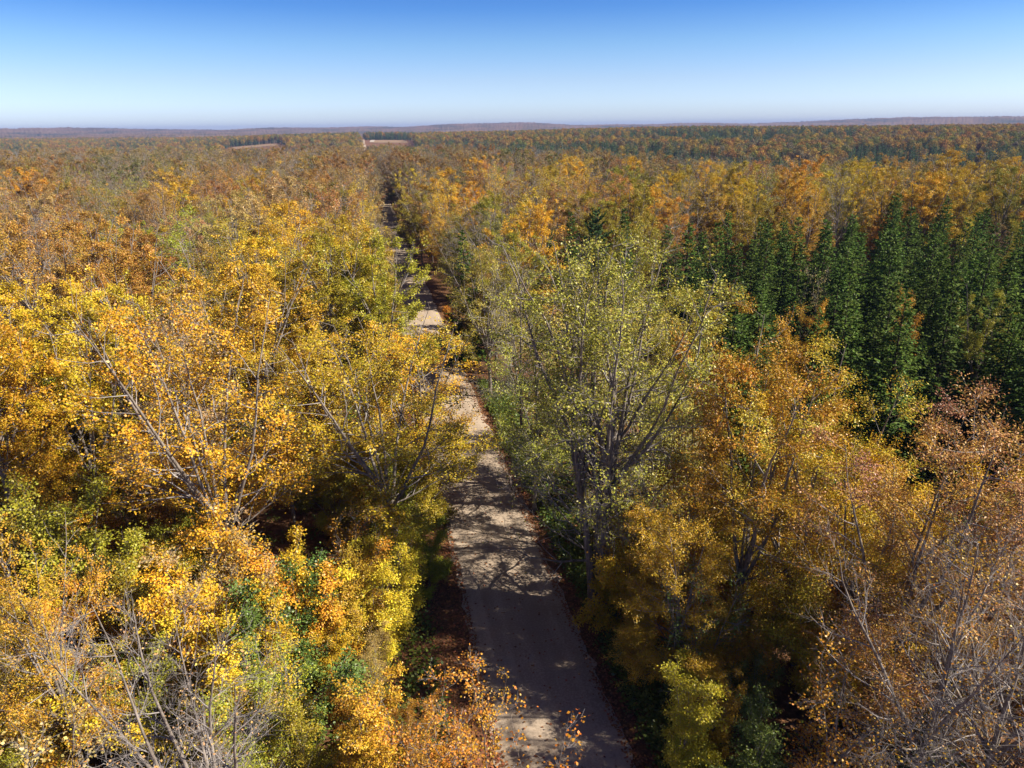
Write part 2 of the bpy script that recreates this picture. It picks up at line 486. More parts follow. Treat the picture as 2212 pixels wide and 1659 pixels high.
def make_far_conifer(seed, h=15., rmax=2.4, n=420):
    g = np.random.default_rng(seed)
    u = 1 - np.sqrt(g.uniform(0.0, 1, n)); u = np.clip(u, .03, .98)
    az = g.uniform(0, 6.28, n)
    rr = (rmax * (1 - u) ** .85 + .1) * g.uniform(.3, .8, n)
    p = np.stack([np.cos(az) * rr, np.sin(az) * rr, u * h], 1)
    U = nrm(np.stack([np.cos(az), np.sin(az), g.uniform(-.5, .5, n)], 1))
    N_ = nrm(g.normal(0, .4, (n, 3)) + np.array([0, 0, 1]))
    V, F = kites(p, U, N_, g.uniform(.6, 1.3, n), g.uniform(.3, .6, n), .15)
    P0 = np.array([[[0, 0, -.5], [0, 0, h * .5], [0, 0, h]]], float)
    tv, tf = tubes(P0, np.array([[.15, .1, .02]]), 4)
    Vx = np.concatenate([V, tv]); Fx = np.concatenate([F, tf + len(V)])
    mi = np.concatenate([np.zeros(len(F)), np.ones(len(tf))])
    return build_mesh('far_conifer', Vx, Fx, [M_FARPINE, M_BARK], {'mixv': np.concatenate([g.uniform(0, 1, n), np.zeros(len(tf))]), 'jit': np.concatenate([g.uniform(0, 1, n), np.zeros(len(tf))])}, midx=mi)

# ------------------------------------------------------------------ terrain
def sstep(a, b, x):
    t = np.clip((x - a) / (b - a), 0, 1)
    return t * t * (3 - 2 * t)

TA = [-.8, -.5, -.32, -.2, -.1, 0, .1, .25, .45, .8]
TR = [800, 1000, 1250, 1450, 1800, 2500, 3500, 5200, 7000, 9500]
TZ = np.array([[0, -12, -20, -20, -16, -10, -4, 2, 6, 31, 22, 20],
               [0, -12, -22, -22, -18, -12, -5, 2, 8, 33, 22, 20],
               [0, -12, -18, -14, 3, 6, 2, -4, 4, 36, 24, 20],
               [0, -11, -16, -13, 4, 9.5, 5, -6, 2, 35, 26, 20],
               [0, -11, -14, -9, 3, 6, 2, -6, 2, 36, 26, 20],
               [0, -12, -6, 2, 6, 5, 0, -6, 4, 40, 26, 20],
               [0, -17, 0, 7, 9, 6, 0, -4, 4, 37, 26, 20],
               [0, -21, 3, 10, 12, 8, 2, -2, 6, 37, 26, 20],
               [0, -24, 1, 8, 11, 9, 4, 2, 8, 43, 28, 20],
               [0, -24, 0, 7, 10, 10, 6, 4, 8, 46, 30, 20]], float)
def terrain(x, y):
    """height of the land; x to the right, y along the view."""
    x = np.asarray(x, float); y = np.asarray(y, float)
    r = np.hypot(x, y)
    a = np.where(y > 1, x / np.maximum(y, 1), np.where(x > 0, 3., -3.))
    edge = np.interp(a, [-.8, -.5, -.3, -.1, 0, .1, .2, .35, .8], [500, 460, 415, 390, 320, 270, 225, 195, 205])
    # r relative to the plateau's edge, then absolute
    q = np.where(r < edge, 0., np.where(r < edge + 200, (r - edge) / 200, 1 + (r - edge - 200) / np.maximum(800 - edge - 200, 1)))
    q = np.where(r >= 800, np.interp(r, TR, np.arange(len(TR)) + 2.), q)
    ia = np.interp(a, TA, np.arange(len(TA)))
    i0 = np.clip(ia.astype(int), 0, len(TA) - 2); fa = ia - i0
    q = np.clip(q, 0, TZ.shape[1] - 1.001)
    k0 = q.astype(int); fq = q - k0
    fq = fq * fq * (3 - 2 * fq)
    z = (TZ[i0, k0] * (1 - fa) + TZ[i0 + 1, k0] * fa) * (1 - fq) + (TZ[i0, k0 + 1] * (1 - fa) + TZ[i0 + 1, k0 + 1] * fa) * fq
    z = z + 1.6 * np.sin(x * .0061 + 1.3) * np.cos(y * .0047) * sstep(600, 900, r)
    z = z + (8 * np.sin(x * .0021 + .4 + y * .0003) + 5 * np.sin(x * .0049 + 2) + 2.5 * np.sin(x * .0113)) * sstep(3000, 4500, r)
    return z

def road_x(y):
    return 7.15 - .2 * np.asarray(y, float)

def polar_ground():
    rr = np.concatenate([[0], np.geomspace(8, 9000, 150)])
    # denser rays ahead
    th = np.unique(np.concatenate([np.linspace(-math.pi, math.pi, 90), np.linspace(-.85, .85, 260)]))
    th = th[:-1]
    T = len(th)
    V = [np.array([[0., 0., 0.]])]
    for r in rr[1:]:
        x = r * np.sin(th); y = r * np.cos(th)
        z = terrain(x, y)
        V.append(np.stack([x, y, z], 1))
    V = np.concatenate(V)
    F = []
    j = np.arange(T); j2 = (j + 1) % T
    for i in range(len(rr) - 2):
        b = 1 + i * T
        F.append(np.stack([b + j, b + T + j, b + T + j2, b + j2], 1))
    F = np.concatenate(F)
    F = F[:, ::-1]
    F0 = np.stack([np.zeros(T, int), 1 + j, 1 + j2, np.zeros(T, int)], 1)
    me = bpy.data.meshes.new('ground')
    faces = [tuple(int(q) for q in f) for f in F] + [(0, int(1 + b), int(1 + a)) for a, b in zip(j, j2)]
    me.from_pydata([tuple(v) for v in V], [], faces)
    for p in me.polygons:
        p.use_smooth = True
    me.materials.append(M_GROUND)
    return me

def link(name, me, parent=None, loc=None):
    o = bpy.data.objects.new(name, me)
    COL.objects.link(o)
    if parent: o.parent = parent
    if loc is not None: o.location = loc
    return o

ground = link('ground', polar_ground()); ground['kind'] = 'structure'

# gravel road ---------------------------------------------------------------
def road_material():
    m, n, l, out = node_mat('gravel')
    b = n.new('ShaderNodeBsdfPrincipled'); b.inputs['Roughness'].default_value = .95; b.inputs['Specular IOR Level'].default_value = .15
    tcn = n.new('ShaderNodeTexCoord')
    # coordinate across the road in UV-like object space: u = x + 0.2 y
    sx = n.new('ShaderNodeSeparateXYZ'); l.new(tcn.outputs['Object'], sx.inputs[0])
    u = n.new('ShaderNodeMath'); u.operation = 'MULTIPLY_ADD'; u.inputs[1].default_value = .2
    l.new(sx.outputs['Y'], u.inputs[0]); l.new(sx.outputs['X'], u.inputs[2])
    cb = n.new('ShaderNodeCombineXYZ'); l.new(u.outputs[0], cb.inputs['X'])
    ys = n.new('ShaderNodeMath'); ys.operation = 'MULTIPLY'; ys.inputs[1].default_value = .05
    l.new(sx.outputs['Y'], ys.inputs[0]); l.new(ys.outputs[0], cb.inputs['Y'])
    n1 = n.new('ShaderNodeTexNoise'); n1.inputs['Scale'].default_value = 1.4; n1.inputs['Detail'].default_value = 3   # wheel tracks
    l.new(cb.outputs[0], n1.inputs['Vector'])
    n2 = n.new('ShaderNodeTexNoise'); n2.inputs['Scale'].default_value = 9; n2.inputs['Detail'].default_value = 9; n2.inputs['Roughness'].default_value = .75
    l.new(tcn.outputs['Object'], n2.inputs['Vector'])
    n3 = n.new('ShaderNodeTexNoise'); n3.inputs['Scale'].default_value = .35; n3.inputs['Detail'].default_value = 5
    l.new(tcn.outputs['Object'], n3.inputs['Vector'])
    a = n.new('ShaderNodeMath'); a.operation = 'MULTIPLY_ADD'; a.inputs[1].default_value = .5
    l.new(n1.outputs['Fac'], a.inputs[0]); l.new(n2.outputs['Fac'], a.inputs[2])
    a2 = n.new('ShaderNodeMath'); a2.operation = 'MULTIPLY_ADD'; a2.inputs[1].default_value = .4
    l.new(n3.outputs['Fac'], a2.inputs[0]); l.new(a.outputs[0], a2.inputs[2])
    r = n.new('ShaderNodeValToRGB')
    r.color_ramp.elements.new(.5)
    for e, (p, c) in zip(list(r.color_ramp.elements), [(.62, (.25, .19, .142)), (.93, (.35, .275, .208)), (1.0, (.43, .345, .265))]):
        e.position = p; e.color = (*c, 1)
    l.new(a2.outputs[0], r.inputs[0])
    l.new(r.outputs[0], b.inputs['Base Color'])
    bp = n.new('ShaderNodeBump'); bp.inputs['Strength'].default_value = .15; bp.inputs['Distance'].default_value = .02
    l.new(n2.outputs['Fac'], bp.inputs['Height']); l.new(bp.outputs[0], b.inputs['Normal'])
    l.new(b.outputs[0], out.inputs[0])
    return m
M_ROAD = road_material()
def strip(name, cx_of, ys, halfw, mat, lift, jitter, nx=7, across=False):
    V, F = [], []
    for i, y in enumerate(ys):
        c = float(cx_of(y))
        jl, jr = np.random.default_rng(i * 7 + 1).normal(0, jitter, 2)
        for k in range(nx):
            f = -1 + 2 * k / (nx - 1)
            w = halfw + (jl if f < 0 else jr) * (abs(f) > .95)
            q = c + f * w
            x_, y_ = (q, y) if not across else (y, q)
            crown = .07 * (1 - f * f)
            V.append((x_, y_, float(terrain(x_, y_)) + lift + crown))
    for i in range(len(ys) - 1):
        for k in range(nx - 1):
            a = i * nx + k
            F.append((a, a + 1, a + nx + 1, a + nx) if not across else (a, a + nx, a + nx + 1, a + 1))
    me = bpy.data.meshes.new(name); me.from_pydata(V, [], F)
    for p in me.polygons: p.use_smooth = True
    me.materials.append(mat)
    return link(name, me)
road = strip('gravel_road', road_x, np.concatenate([np.arange(-40, 120, .7), np.arange(120, 1500, 5)]), 3.15, M_ROAD, .05, .13)
road['kind'] = 'structure'
drive = strip('driveway', lambda x: 101.5 + .12 * (x + 10), np.arange(-10.8, 9.5, .6), 1.7, M_ROAD, .04, .12, nx=4, across=True)
drive['kind'] = 'structure'

# far crop fields on the rise -------------------------------------------------
M_FIELD = simple_mat('stubble_field', [(.3, (.22, .145, .085)), (.7, (.30, .205, .125))], scale=.03, stretch=(1, 4, 1))
M_SANDY = simple_mat('bare_sandy_soil', [(.3, (.36, .31, .25)), (.7, (.46, .41, .35))], scale=.05)
FIELDS = []
def field(name, x0, x1, y0, y1, mat, skew=0.0, n=24):
    V, F = [], []
    for j in range(n + 1):
        for i in range(n + 1):
            y = y0 + (y1 - y0) * j / n
            x = x0 + (x1 - x0) * i / n + skew * (y - y0)
            V.append((x, y, float(terrain(x, y)) + .35))
    for j in range(n):
        for i in range(n):
            a = j * (n + 1) + i
            F.append((a, a + 1, a + n + 2, a + n + 1))
    me = bpy.data.meshes.new(name); me.from_pydata(V, [], F); me.materials.append(mat)
    for p in me.polygons: p.use_smooth = True
    o = link(name, me); o['kind'] = 'structure'
    FIELDS.append((x0, x1, y0, y1, skew))
    return o

def in_field(x, y, pad=3):
    r = np.zeros(np.shape(x), bool)
    for x0, x1, y0, y1, sk in FIELDS:
        xx = x - sk * (y - y0)
        r |= (xx > x0 - pad) & (xx < x1 + pad) & (y > y0 - pad) & (y < y1 + pad)
    return r
field('field', -236, -176, 1300, 1400, M_FIELD, skew=-.15)
field('sandy_field', -246, -238, 1320, 1400, M_SANDY, skew=-.15)
field('left_field', -470, -385, 1260, 1345, M_FIELD, skew=-.3)

# ------------------------------------------------------------------ wooded hills on the horizon
def hills():
    th = np.linspace(-.85, .85, 1500)
    rr = np.geomspace(2250, 7200, 46)
    R2, T2 = np.meshgrid(rr, th, indexing='ij')
    g = np.random.default_rng(4)
    x, y = R2 * np.sin(T2), R2 * np.cos(T2)
    z = terrain(x, y) + 9 + g.normal(0, 1.6, x.shape) + 2.0 * np.sin(x * .03) * np.sin(y * .021)
    z[0] -= 12
    n = len(th)
    V = np.stack([x, y, z], -1).reshape(-1, 3)
    i = np.arange(len(rr) - 1)[:, None] * n + np.arange(n - 1)[None]
    F = np.stack([i, i + n, i + n + 1, i + 1], -1).reshape(-1, 4)[:, ::-1]
    me = build_mesh('hills', V, F, [simple_mat('distant_woods', [(.36, (.035, .05, .03)), (.46, (.10, .075, .04)), (.56, (.17, .105, .06)), (.68, (.15, .12, .09))], scale=.006, detail=8, stretch=(1, .45, 1))])
    o = link('hills', me); o['kind'] = 'structure'
hills()

# ------------------------------------------------------------------ haze
def make_haze():
    bm_v = [(-9500, -9500, -60), (9500, -9500, -60), (9500, 9500, -60), (-9500, 9500, -60)]
    top = 78
    V = bm_v + [(x, y, top) for x, y, _ in bm_v]
    F = [(3, 2, 1, 0), (4, 5, 6, 7), (0, 1, 5, 4), (1, 2, 6, 5), (2, 3, 7, 6), (3, 0, 4, 7)]
    me = bpy.data.meshes.new('haze'); me.from_pydata(V, [], F)
    m, n, l, out = node_mat('haze_air')
    v = n.new('ShaderNodeVolumePrincipled')
    v.inputs['Color'].default_value = (.30, .40, .78, 1)
    v.inputs['Density'].default_value = 1.1e-4
    v.inputs['Anisotropy'].default_value = 0.0
    l.new(v.outputs[0], out.inputs['Volume'])
    me.materials.append(m)
    o = link('haze', me); o['kind'] = 'stuff'
HAZE = True
if HAZE:
    make_haze()

# ------------------------------------------------------------------ tree prototypes
P = {}
P['maple'] = [
    make_broadleaf(1, h=18.5, rc=5.6, fork=.34, stems=6, stem_ang=(12, 40), n2=12, n3=9, leaves=60, leaf=.142, t3=.5, l3=.95, dome=(.58, .42, .40), leafspread=.13),
    make_broadleaf(2, h=19.5, rc=5.0, fork=.40, stems=5, stem_ang=(10, 32), n2=12, n3=9, leaves=62, leaf=.142, t3=.5, l3=.95, dome=(.60, .40, .40), leafspread=.13),
    make_broadleaf(3, h=18, rc=6.2, fork=.28, stems=7, stem_ang=(14, 46), low_limbs=8, n2=11, n3=9, leaves=58, leaf=.142, t3=.5, l3=1., dome=(.56, .44, .40), leafspread=.13),
    make_broadleaf(4, h=20, rc=5.6, fork=.42, stems=6, stem_ang=(12, 40), low_limbs=8, n2=11, n3=9, leaves=60, leaf=.142, t3=.5, l3=.95, dome=(.62, .38, .38), leafspread=.13),
    make_broadleaf(5, h=19, rc=5.0, fork=.36, stems=6, stem_ang=(12, 36), low_limbs=6, n2=11, n3=9, leaves=62, leaf=.142, t3=.45, l3=.95, dome=(.58, .42, .42), leafspread=.13),
]
P['thin_maple'] = [
    make_broadleaf(11, h=18, rc=6.0, fork=.30, stems=7, stem_ang=(14, 44), leaves=40, n2=11, n3=8, n4=1, t3=.35, dome=(.56, .44, .42), leafspread=.14, leaf=.125),
    make_broadleaf(12, h=18.5, rc=5.4, fork=.36, stems=6, leaves=34, n2=11, n3=8, n4=1, t3=.35, dome=(.58, .42, .42), leafspread=.14, leaf=.125),
    make_broadleaf(13, h=17, rc=5.8, fork=.33, stems=6, leaves=23, n2=11, n3=8, n4=2, t3=.3, dome=(.56, .44, .42), leafspread=.14, leaf=.125),
]
P['ash'] = [
    make_broadleaf(21, h=18, rc=5.2, fork=.30, stems=6, stem_ang=(10, 34), low_limbs=10, n2=11, n3=8, leaves=80, leaf=.115, aspect=.6, crown_lo=.12, leafspread=.15, t3=.35),
    make_broadleaf(22, h=17.5, rc=5.4, fork=.34, stems=6, stem_ang=(12, 36), low_limbs=10, n2=11, n3=8, leaves=66, leaf=.11, aspect=.55, crown_lo=.12, leafspread=.15, t3=.35),
]
M_LEAF_FROST = leaf_material('frosted_ash_leaves', inner=(.60, .36, .03))
P['frost_ash'] = [make_broadleaf(25, h=17.5, rc=5.4, fork=.34, stems=5, stem_ang=(12, 34), low_limbs=10, n2=11, n3=8, leaves=60, leaf=.115, aspect=.5, crown_lo=.12, leafspread=.15, t3=.3, leafmat=M_LEAF_FROST)]
P['bare'] = [
    make_broadleaf(31, h=16, rc=5., fork=.36, stems=6, stem_ang=(14, 38), low_limbs=5, leaves=.8, n2=13, n3=9, n4=2, flat=.05, l3=1.3, leaf=.11),
    make_broadleaf(32, h=17, rc=5., fork=.40, stems=5, stem_ang=(10, 30), low_limbs=6, leaves=3, n2=13, n3=9, n4=2, flat=.1, l3=1.3, leaf=.11),
]
P['clump'] = [make_broadleaf(41, h=22, rc=8., fork=.38, stems=5, stem_ang=(7, 34), low_limbs=6, n_trunks=4, lean=R_(4.5), leaves=24, drop_inner=.88, limb_len=.95, leaf=.14, aspect=.7,
                             n2=12, n3=8, n4=1, r0=.33, crown_lo=.14, leafspread=.13, flat=.25, l2=.2, t3=.4, wander=.15, dome=(.66, .34, .5))]
P['vase'] = [make_broadleaf(45, h=14, rc=4.6, fork=.16, stems=7, stem_ang=(8, 34), low_limbs=3, leaves=1.6, n2=13, n3=9, n4=3, flat=.02, l2=.25, l3=1.2, r0=.21, wander=.07, leaf=.085)]
P['sapling'] = [
    make_broadleaf(51, h=7, rc=2.6, fork=.16, stems=5, stem_ang=(12, 42), low_limbs=5, n2=8, n3=7, leaves=60, leaf=.098, l2=.24, l3=.75, crown_lo=.05, r0=.07, leafspread=.12),
    make_broadleaf(52, h=6.5, rc=2.8, fork=.10, stems=7, stem_ang=(15, 48), low_limbs=4, n2=7, n3=7, leaves=58, leaf=.10, l2=.25, l3=.75, crown_lo=.04, r0=.06, leafspread=.12),
    make_broadleaf(53, h=8, rc=2.4, fork=.22, stems=5, stem_ang=(10, 34), low_limbs=6, n2=8, n3=6, leaves=46, leaf=.10, l2=.22, l3=.8, crown_lo=.06, r0=.08, n4=1),
]
P['thin_sapling'] = [
    make_broadleaf(56, h=8, rc=2.1, fork=.25, stems=4, stem_ang=(10, 32), low_limbs=5, n2=8, n3=6, leaves=11, leaf=.10, l2=.2, l3=.8, crown_lo=.1, r0=.07, n4=2),
    make_broadleaf(57, h=7, rc=2.4, fork=.14, stems=6, stem_ang=(14, 44), low_limbs=3, n2=8, n3=6, leaves=18, leaf=.10, l2=.24, l3=.75, crown_lo=.05, r0=.06, n4=2),
]
P['whip'] = [make_broadleaf(59, h=6.5, rc=1.3, fork=.45, stems=3, stem_ang=(8, 24), low_limbs=3, n2=4, n3=4, leaves=10, leaf=.11, l2=.14, l3=.5, crown_lo=.25, r0=.04, n4=1)]
P['spruce'] = [make_spruce(61, rmax=3.5, power=.92, whorl=.54, per=7), make_spruce(62, h=15.5, rmax=3.9, power=1.0, whorl=.60, per=8),
               make_spruce(63, h=14, rmax=3.0, whorl=.52, power=.88, per=7), make_spruce(64, h=15, rmax=3.7, per=7, droop=.5, power=.96, whorl=.56),
               make_spruce(65, h=14.5, rmax=2.9, per=7, droop=.4, power=.84, whorl=.54), make_spruce(66, h=13.5, rmax=3.5, per=8, droop=.35, power=1.05, whorl=.5)]
P['pine'] = [make_spruce(71, h=15, rmax=3.6, whorl=.8, per=6, sprays=22, power=.55, base=.25, needle=.34, nw=.12, pine=True)]

COLOURS = {          # outer leaf colour, how far the inner leaves go green
    'golden':        (.72, .43, .028, .60),
    'amber':         (.68, .335, .028, .45),
    'lemon yellow':  (.72, .53, .040, .60),
    'yellow-green':  (.40, .385, .035, .8),
    'orange':        (.62, .26, .030, .45),
    'rust':          (.46, .215, .045, .35),
    'russet brown':  (.38, .19, .060, .30),
    'olive':         (.27, .225, .030, .5),
    'olive gold':    (.46, .31, .030, .6),
    'bronze gold':   (.50, .265, .026, .35),
    'green':         (.12, .175, .040, .35),
    'blue green':    (.10, .17, .05, .25),
    'purple brown':  (.40, .19, .11, 1.0),
    'tan':           (.48, .33, .13, .4),
    'pale yellow':   (.66, .54, .10, .6),
    'straw green':   (.38, .325, .050, .5),
    'spruce':        (.068, .118, .026, .8),
    'light pine':    (.13, .19, .04, .6),
    'blue spruce':   (.05, .095, .05, .6),
}

def to_xy(px, D, z):
    """ground point whose column of height z is seen at picture column px (2212 wide), D metres ahead."""
    Zc = D * math.cos(PITCH) + (CAM_H - z) * math.sin(PITCH)
    return (px - 1106) / FPX * Zc, D

def column_of(x, D, z):
    return 1106 + FPX * x / (D * math.cos(PITCH) + (CAM_H - z) * math.sin(PITCH))

PLACED = []           # (x, y, radius)
TREES = []            # everything placed as an individual

def add_tree(name, kind, colour, x, y, h, label, cat='tree', group=None, rot=None, variant=None, wide=1.0):
    protos = P[kind]
    pr = protos[variant if variant is not None else int(rng.integers(len(protos)))]
    s = h / pr['h']
    root = bpy.data.objects.new(name, None)
    root.empty_display_size = .5
    COL.objects.link(root)
    root.location = (x, y, float(terrain(x, y)))
    root.rotation_euler = (0, 0, rot if rot is not None else rng.uniform(0, 6.28))
    root.scale = (s * wide, s * wide, s)
    root['label'] = label; root['category'] = cat
    if group: root['group'] = group
    c = list(COLOURS[colour])
    for k in range(3):
        c[k] *= rng.uniform(.88, 1.12)
    for pn, me in pr['parts']:
        o = bpy.data.objects.new(pn, me)
        COL.objects.link(o); o.parent = root
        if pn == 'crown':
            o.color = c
        if pn == 'branches':
            o['kind'] = 'stuff'
    PLACED.append((x, y, pr['rc'] * s * wide))
    return root

# ------------------------------------------------------------------ trees one can pick out by hand
def hand(name, kind, colour, px, D, h, label, zf=.75, **kw):
    x, y = to_xy(px, D, h * zf)
    return add_tree(name, kind, colour, x, y, h, label, **kw)

# right of the road
add_tree('maple_tree', 'clump', 'straw green', 4.9, 35.4, 22, 'tall half-bare grey tree with three stems and sparse pale leaves at the right road edge', variant=0, rot=.6)
hand('ash_tree', 'ash', 'amber', 1640, 31, 18.8, 'tall golden brown ash with the highest top among the trees right of the road', variant=0, rot=2.)
hand('ash_tree', 'ash', 'lemon yellow', 1790, 30.5, 17.4, 'pale yellow ash between the golden brown ash and the purple brown pair', variant=1, rot=1.)
hand('maple_tree', 'sapling', 'orange', 1560, 34.5, 17.6, 'slim orange tree top poking out behind the golden brown ash', variant=2, wide=.6)
hand('ash_tree', 'frost_ash', 'purple brown', 2010, 25.5, 17.6, 'purple brown ash with yellow lower leaves in front of the spruces', variant=0, rot=4.)
hand('ash_tree', 'frost_ash', 'purple brown', 2200, 26, 17.6, 'purple brown ash cut off by the right edge of the picture', variant=0, rot=2.3)
hand('ash_tree', 'ash', 'bronze gold', 1480, 29, 12.5, 'lower rusty gold tree at the foot of the golden brown ash beside the road verge', variant=0, rot=5.)
hand('ash_tree', 'ash', 'golden', 1900, 27.5, 15.5, 'bright gold tree below the purple brown ash on the right', variant=0, rot=3.)
hand('maple_tree', 'sapling', 'lemon yellow', 1470, 23.5, 6.2, 'bright yellow young tree at the right road verge nearest the camera', variant=0)
hand('bare_tree', 'bare', 'orange', 2040, 20, 15.2, 'grey bare tree with a leaning forked trunk and a few orange leaves at lower right', variant=1, rot=.4)
hand('bare_tree', 'bare', 'amber', 2210, 20.5, 14.5, 'bare grey tree at the lower right corner', variant=0, rot=2.2)
hand('bare_tree', 'thin_sapling', 'amber', 1830, 21.5, 9.5, 'thin grey tree with scattered amber leaves at the bottom, left of the leaning forked trunk', variant=0)
hand('spruce_tree', 'spruce', 'spruce', 2030, 23.5, 6.0, 'small dark spruce under the bare branches at the lower right', zf=.6)
hand('maple_tree', 'thin_maple', 'straw green', 1395, 49, 15.5, 'grey green thin tree just right of the three-stemmed tree', variant=0)
hand('maple_tree', 'thin_maple', 'pale yellow', 1270, 50, 18.3, 'pale yellow thin crown directly behind the three-stemmed tree', variant=1)
add_tree('maple_tree', 'thin_maple', 'straw green', 1.6, 47, 15.5, 'olive grey twiggy tree at the road edge behind the three-stemmed tree', variant=2)
add_tree('bare_tree', 'bare', 'straw green', .8, 59, 16.5, 'grey twiggy tree with few green leaves on the right road edge', variant=1)
add_tree('maple_tree', 'thin_maple', 'straw green', -2.3, 71, 16.6, 'grey olive thin tree leaning over the road from the right', variant=0)
hand('maple_tree', 'maple', 'yellow-green', 1100, 78, 17, 'green yellow full tree behind the grey olive roadside tree', variant=1)
hand('spruce_tree', 'spruce', 'spruce', 1010, 84, 16, 'dark conifer standing alone by the road behind the grey trees')
hand('maple_tree', 'maple', 'olive gold', 910, 148, 15.5, 'olive gold tree on the right road side where the road reappears', variant=2)
add_tree('maple_tree', 'sapling', 'amber', -8.2, 94, 4.5, 'low amber sapling at the corner of the driveway', variant=1)
hand('pine_tree', 'pine', 'blue spruce', 1290, 90, 17.5, 'broad dark blue green pine left of the spruce stand', variant=0)
hand('pine_tree', 'pine', 'light pine', 1350, 74, 14.2, 'pale green layered pine in front of the broad dark pine', variant=0)
hand('spruce_tree', 'spruce', 'spruce', 1235, 97, 16.5, 'dark spruce close to the left of the broad dark pine')
hand('spruce_tree', 'spruce', 'spruce', 1355, 101, 16.5, 'dark spruce close to the right of the broad dark pine')
hand('spruce_tree', 'spruce', 'spruce', 1120, 98, 14.5, 'slim dark spruce left of the broad dark pine')
hand('pine_tree', 'pine', 'blue spruce', 1190, 96, 14, 'bluish pine between the slim spruce and the broad dark pine', variant=0, wide=.8)
hand('maple_tree', 'sapling', 'olive gold', 1380, 92, 16, 'slim gold tree between the pines and the spruce stand', variant=2, wide=.75)
hand('maple_tree', 'thin_maple', 'straw green', 1475, 42, 12.5, 'pale grey green thin tree between the three-stemmed tree and the spruces', variant=2)
hand('maple_tree', 'thin_maple', 'pale yellow', 1420, 41, 14.0, 'pale yellow thin tree close to the right of the three-stemmed tree', variant=1)
# left of the road
add_tree('maple_tree', 'thin_maple', 'golden', -7.4, 49.5, 14.4, 'golden tree behind the open-crowned maple, leaning over the road edge', variant=0, rot=3., wide=1.2)
hand('maple_tree', 'thin_maple', 'golden', 830, 40, 16.6, 'golden open-crowned maple nearest the road on the left, its boughs over the gravel', variant=0, rot=1.2, wide=1.3)
hand('maple_tree', 'maple', 'yellow-green', 835, 62, 19.4, 'green yellow maple beside the road behind the open-crowned golden one', variant=1)
hand('maple_tree', 'maple', 'olive gold', 700, 59, 19., 'dark olive gold maple left of the green yellow roadside maple', variant=3)
hand('maple_tree', 'maple', 'amber', 530, 50, 19., 'big amber maple with the brightest orange gold dome in the left stand', variant=2, rot=.7)
hand('maple_tree', 'thin_maple', 'tan', 385, 43, 18., 'tan half-bare maple with pale grey limbs in front of the big amber maple', variant=2)
hand('maple_tree', 'maple', 'golden', 130, 42.5, 18.2, 'golden maple at the left with dark gnarled trunk below', variant=0)
hand('maple_tree', 'maple', 'lemon yellow', 250, 47, 18., 'yellow maple with green lower leaves left of the half-bare one', variant=1)
hand('maple_tree', 'maple', 'golden', -60, 38, 17.5, 'golden maple cut off by the left edge of the picture', variant=3)
hand('maple_tree', 'maple', 'golden', 660, 51, 14.2, 'lower golden maple between the amber dome and the open-crowned roadside maple', variant=0)
hand('maple_tree', 'thin_maple', 'golden', 600, 43, 15.0, 'thin golden maple behind the dark understorey trunks', variant=1)
hand('maple_tree', 'maple', 'rust', 90, 64, 20., 'rust red maple at the left edge behind the golden front trees', variant=2)
hand('maple_tree', 'maple', 'rust', 250, 62, 19.3, 'rust orange maple right of the rust red one', variant=0)
hand('bare_tree', 'vase', 'tan', 385, 18.5, 14.2, 'bare grey vase-shaped tree with many ascending branches at the lower left', variant=0, rot=.5)
hand('maple_tree', 'thin_maple', 'amber', 70, 23.5, 13.6, 'amber leafy tree with slim grey trunk at the left edge', variant=1, wide=.8)
hand('bare_tree', 'thin_sapling', 'tan', 60, 17.5, 10.5, 'twiggy grey young tree in the lower left corner', variant=0)
hand('maple_tree', 'sapling', 'yellow-green', 160, 33, 10.8, 'yellow green young tree in the shade of the golden maples at left', variant=0)
hand('maple_tree', 'sapling', 'green', 610, 27, 8.2, 'cool green leafy sapling among the yellow ones at lower left', variant=1)
hand('maple_tree', 'sapling', 'lemon yellow', 800, 32, 6.4, 'bright yellow sapling under the open-crowned golden maple', variant=1)
hand('maple_tree', 'sapling', 'amber', 760, 22, 6.8, 'amber sapling right of the cool green one at the bottom', variant=0)
hand('maple_tree', 'thin_sapling', 'orange', 960, 21, 7.2, 'thin orange sapling with grey twigs leaning to the road at the bottom', variant=1)
hand('maple_tree', 'whip', 'orange', 1170, 19.5, 8.0, 'slender whip with few orange leaves in front of the road at the bottom', variant=0)
hand('maple_tree', 'whip', 'amber', 1040, 24, 6.0, 'slender amber-leaved sapling standing at the left road edge', variant=0)
hand('maple_tree', 'thin_sapling', 'tan', 470, 30, 9.0, 'grey twiggy sapling in the dark gap at the middle left', variant=1)
hand('maple_tree', 'sapling', 'yellow-green', 560, 22.5, 7.5, 'yellow green sapling at the bottom beside the bare vase-shaped tree', variant=2)

# ------------------------------------------------------------------ the rest of the wood
ARR = lambda: np.array(PLACED)
def free(x, y, r, k=.72):
    A = ARR()
    return not np.any(np.hypot(A[:, 0] - x, A[:, 1] - y) < k * (A[:, 2] + r))

def off_road(x, y, pad):
    return abs(x - float(road_x(y))) > 3.1 + pad

def stand_left(D):       # left side of the spruce stand
    return 9.5 + .107 * D

CAND = []                 # kind, colour, x, y, h
def pick(table):
    ks = list(table); w = np.array([table[k] for k in ks], float)
    return ks[int(rng.choice(len(ks), p=w / w.sum()))]

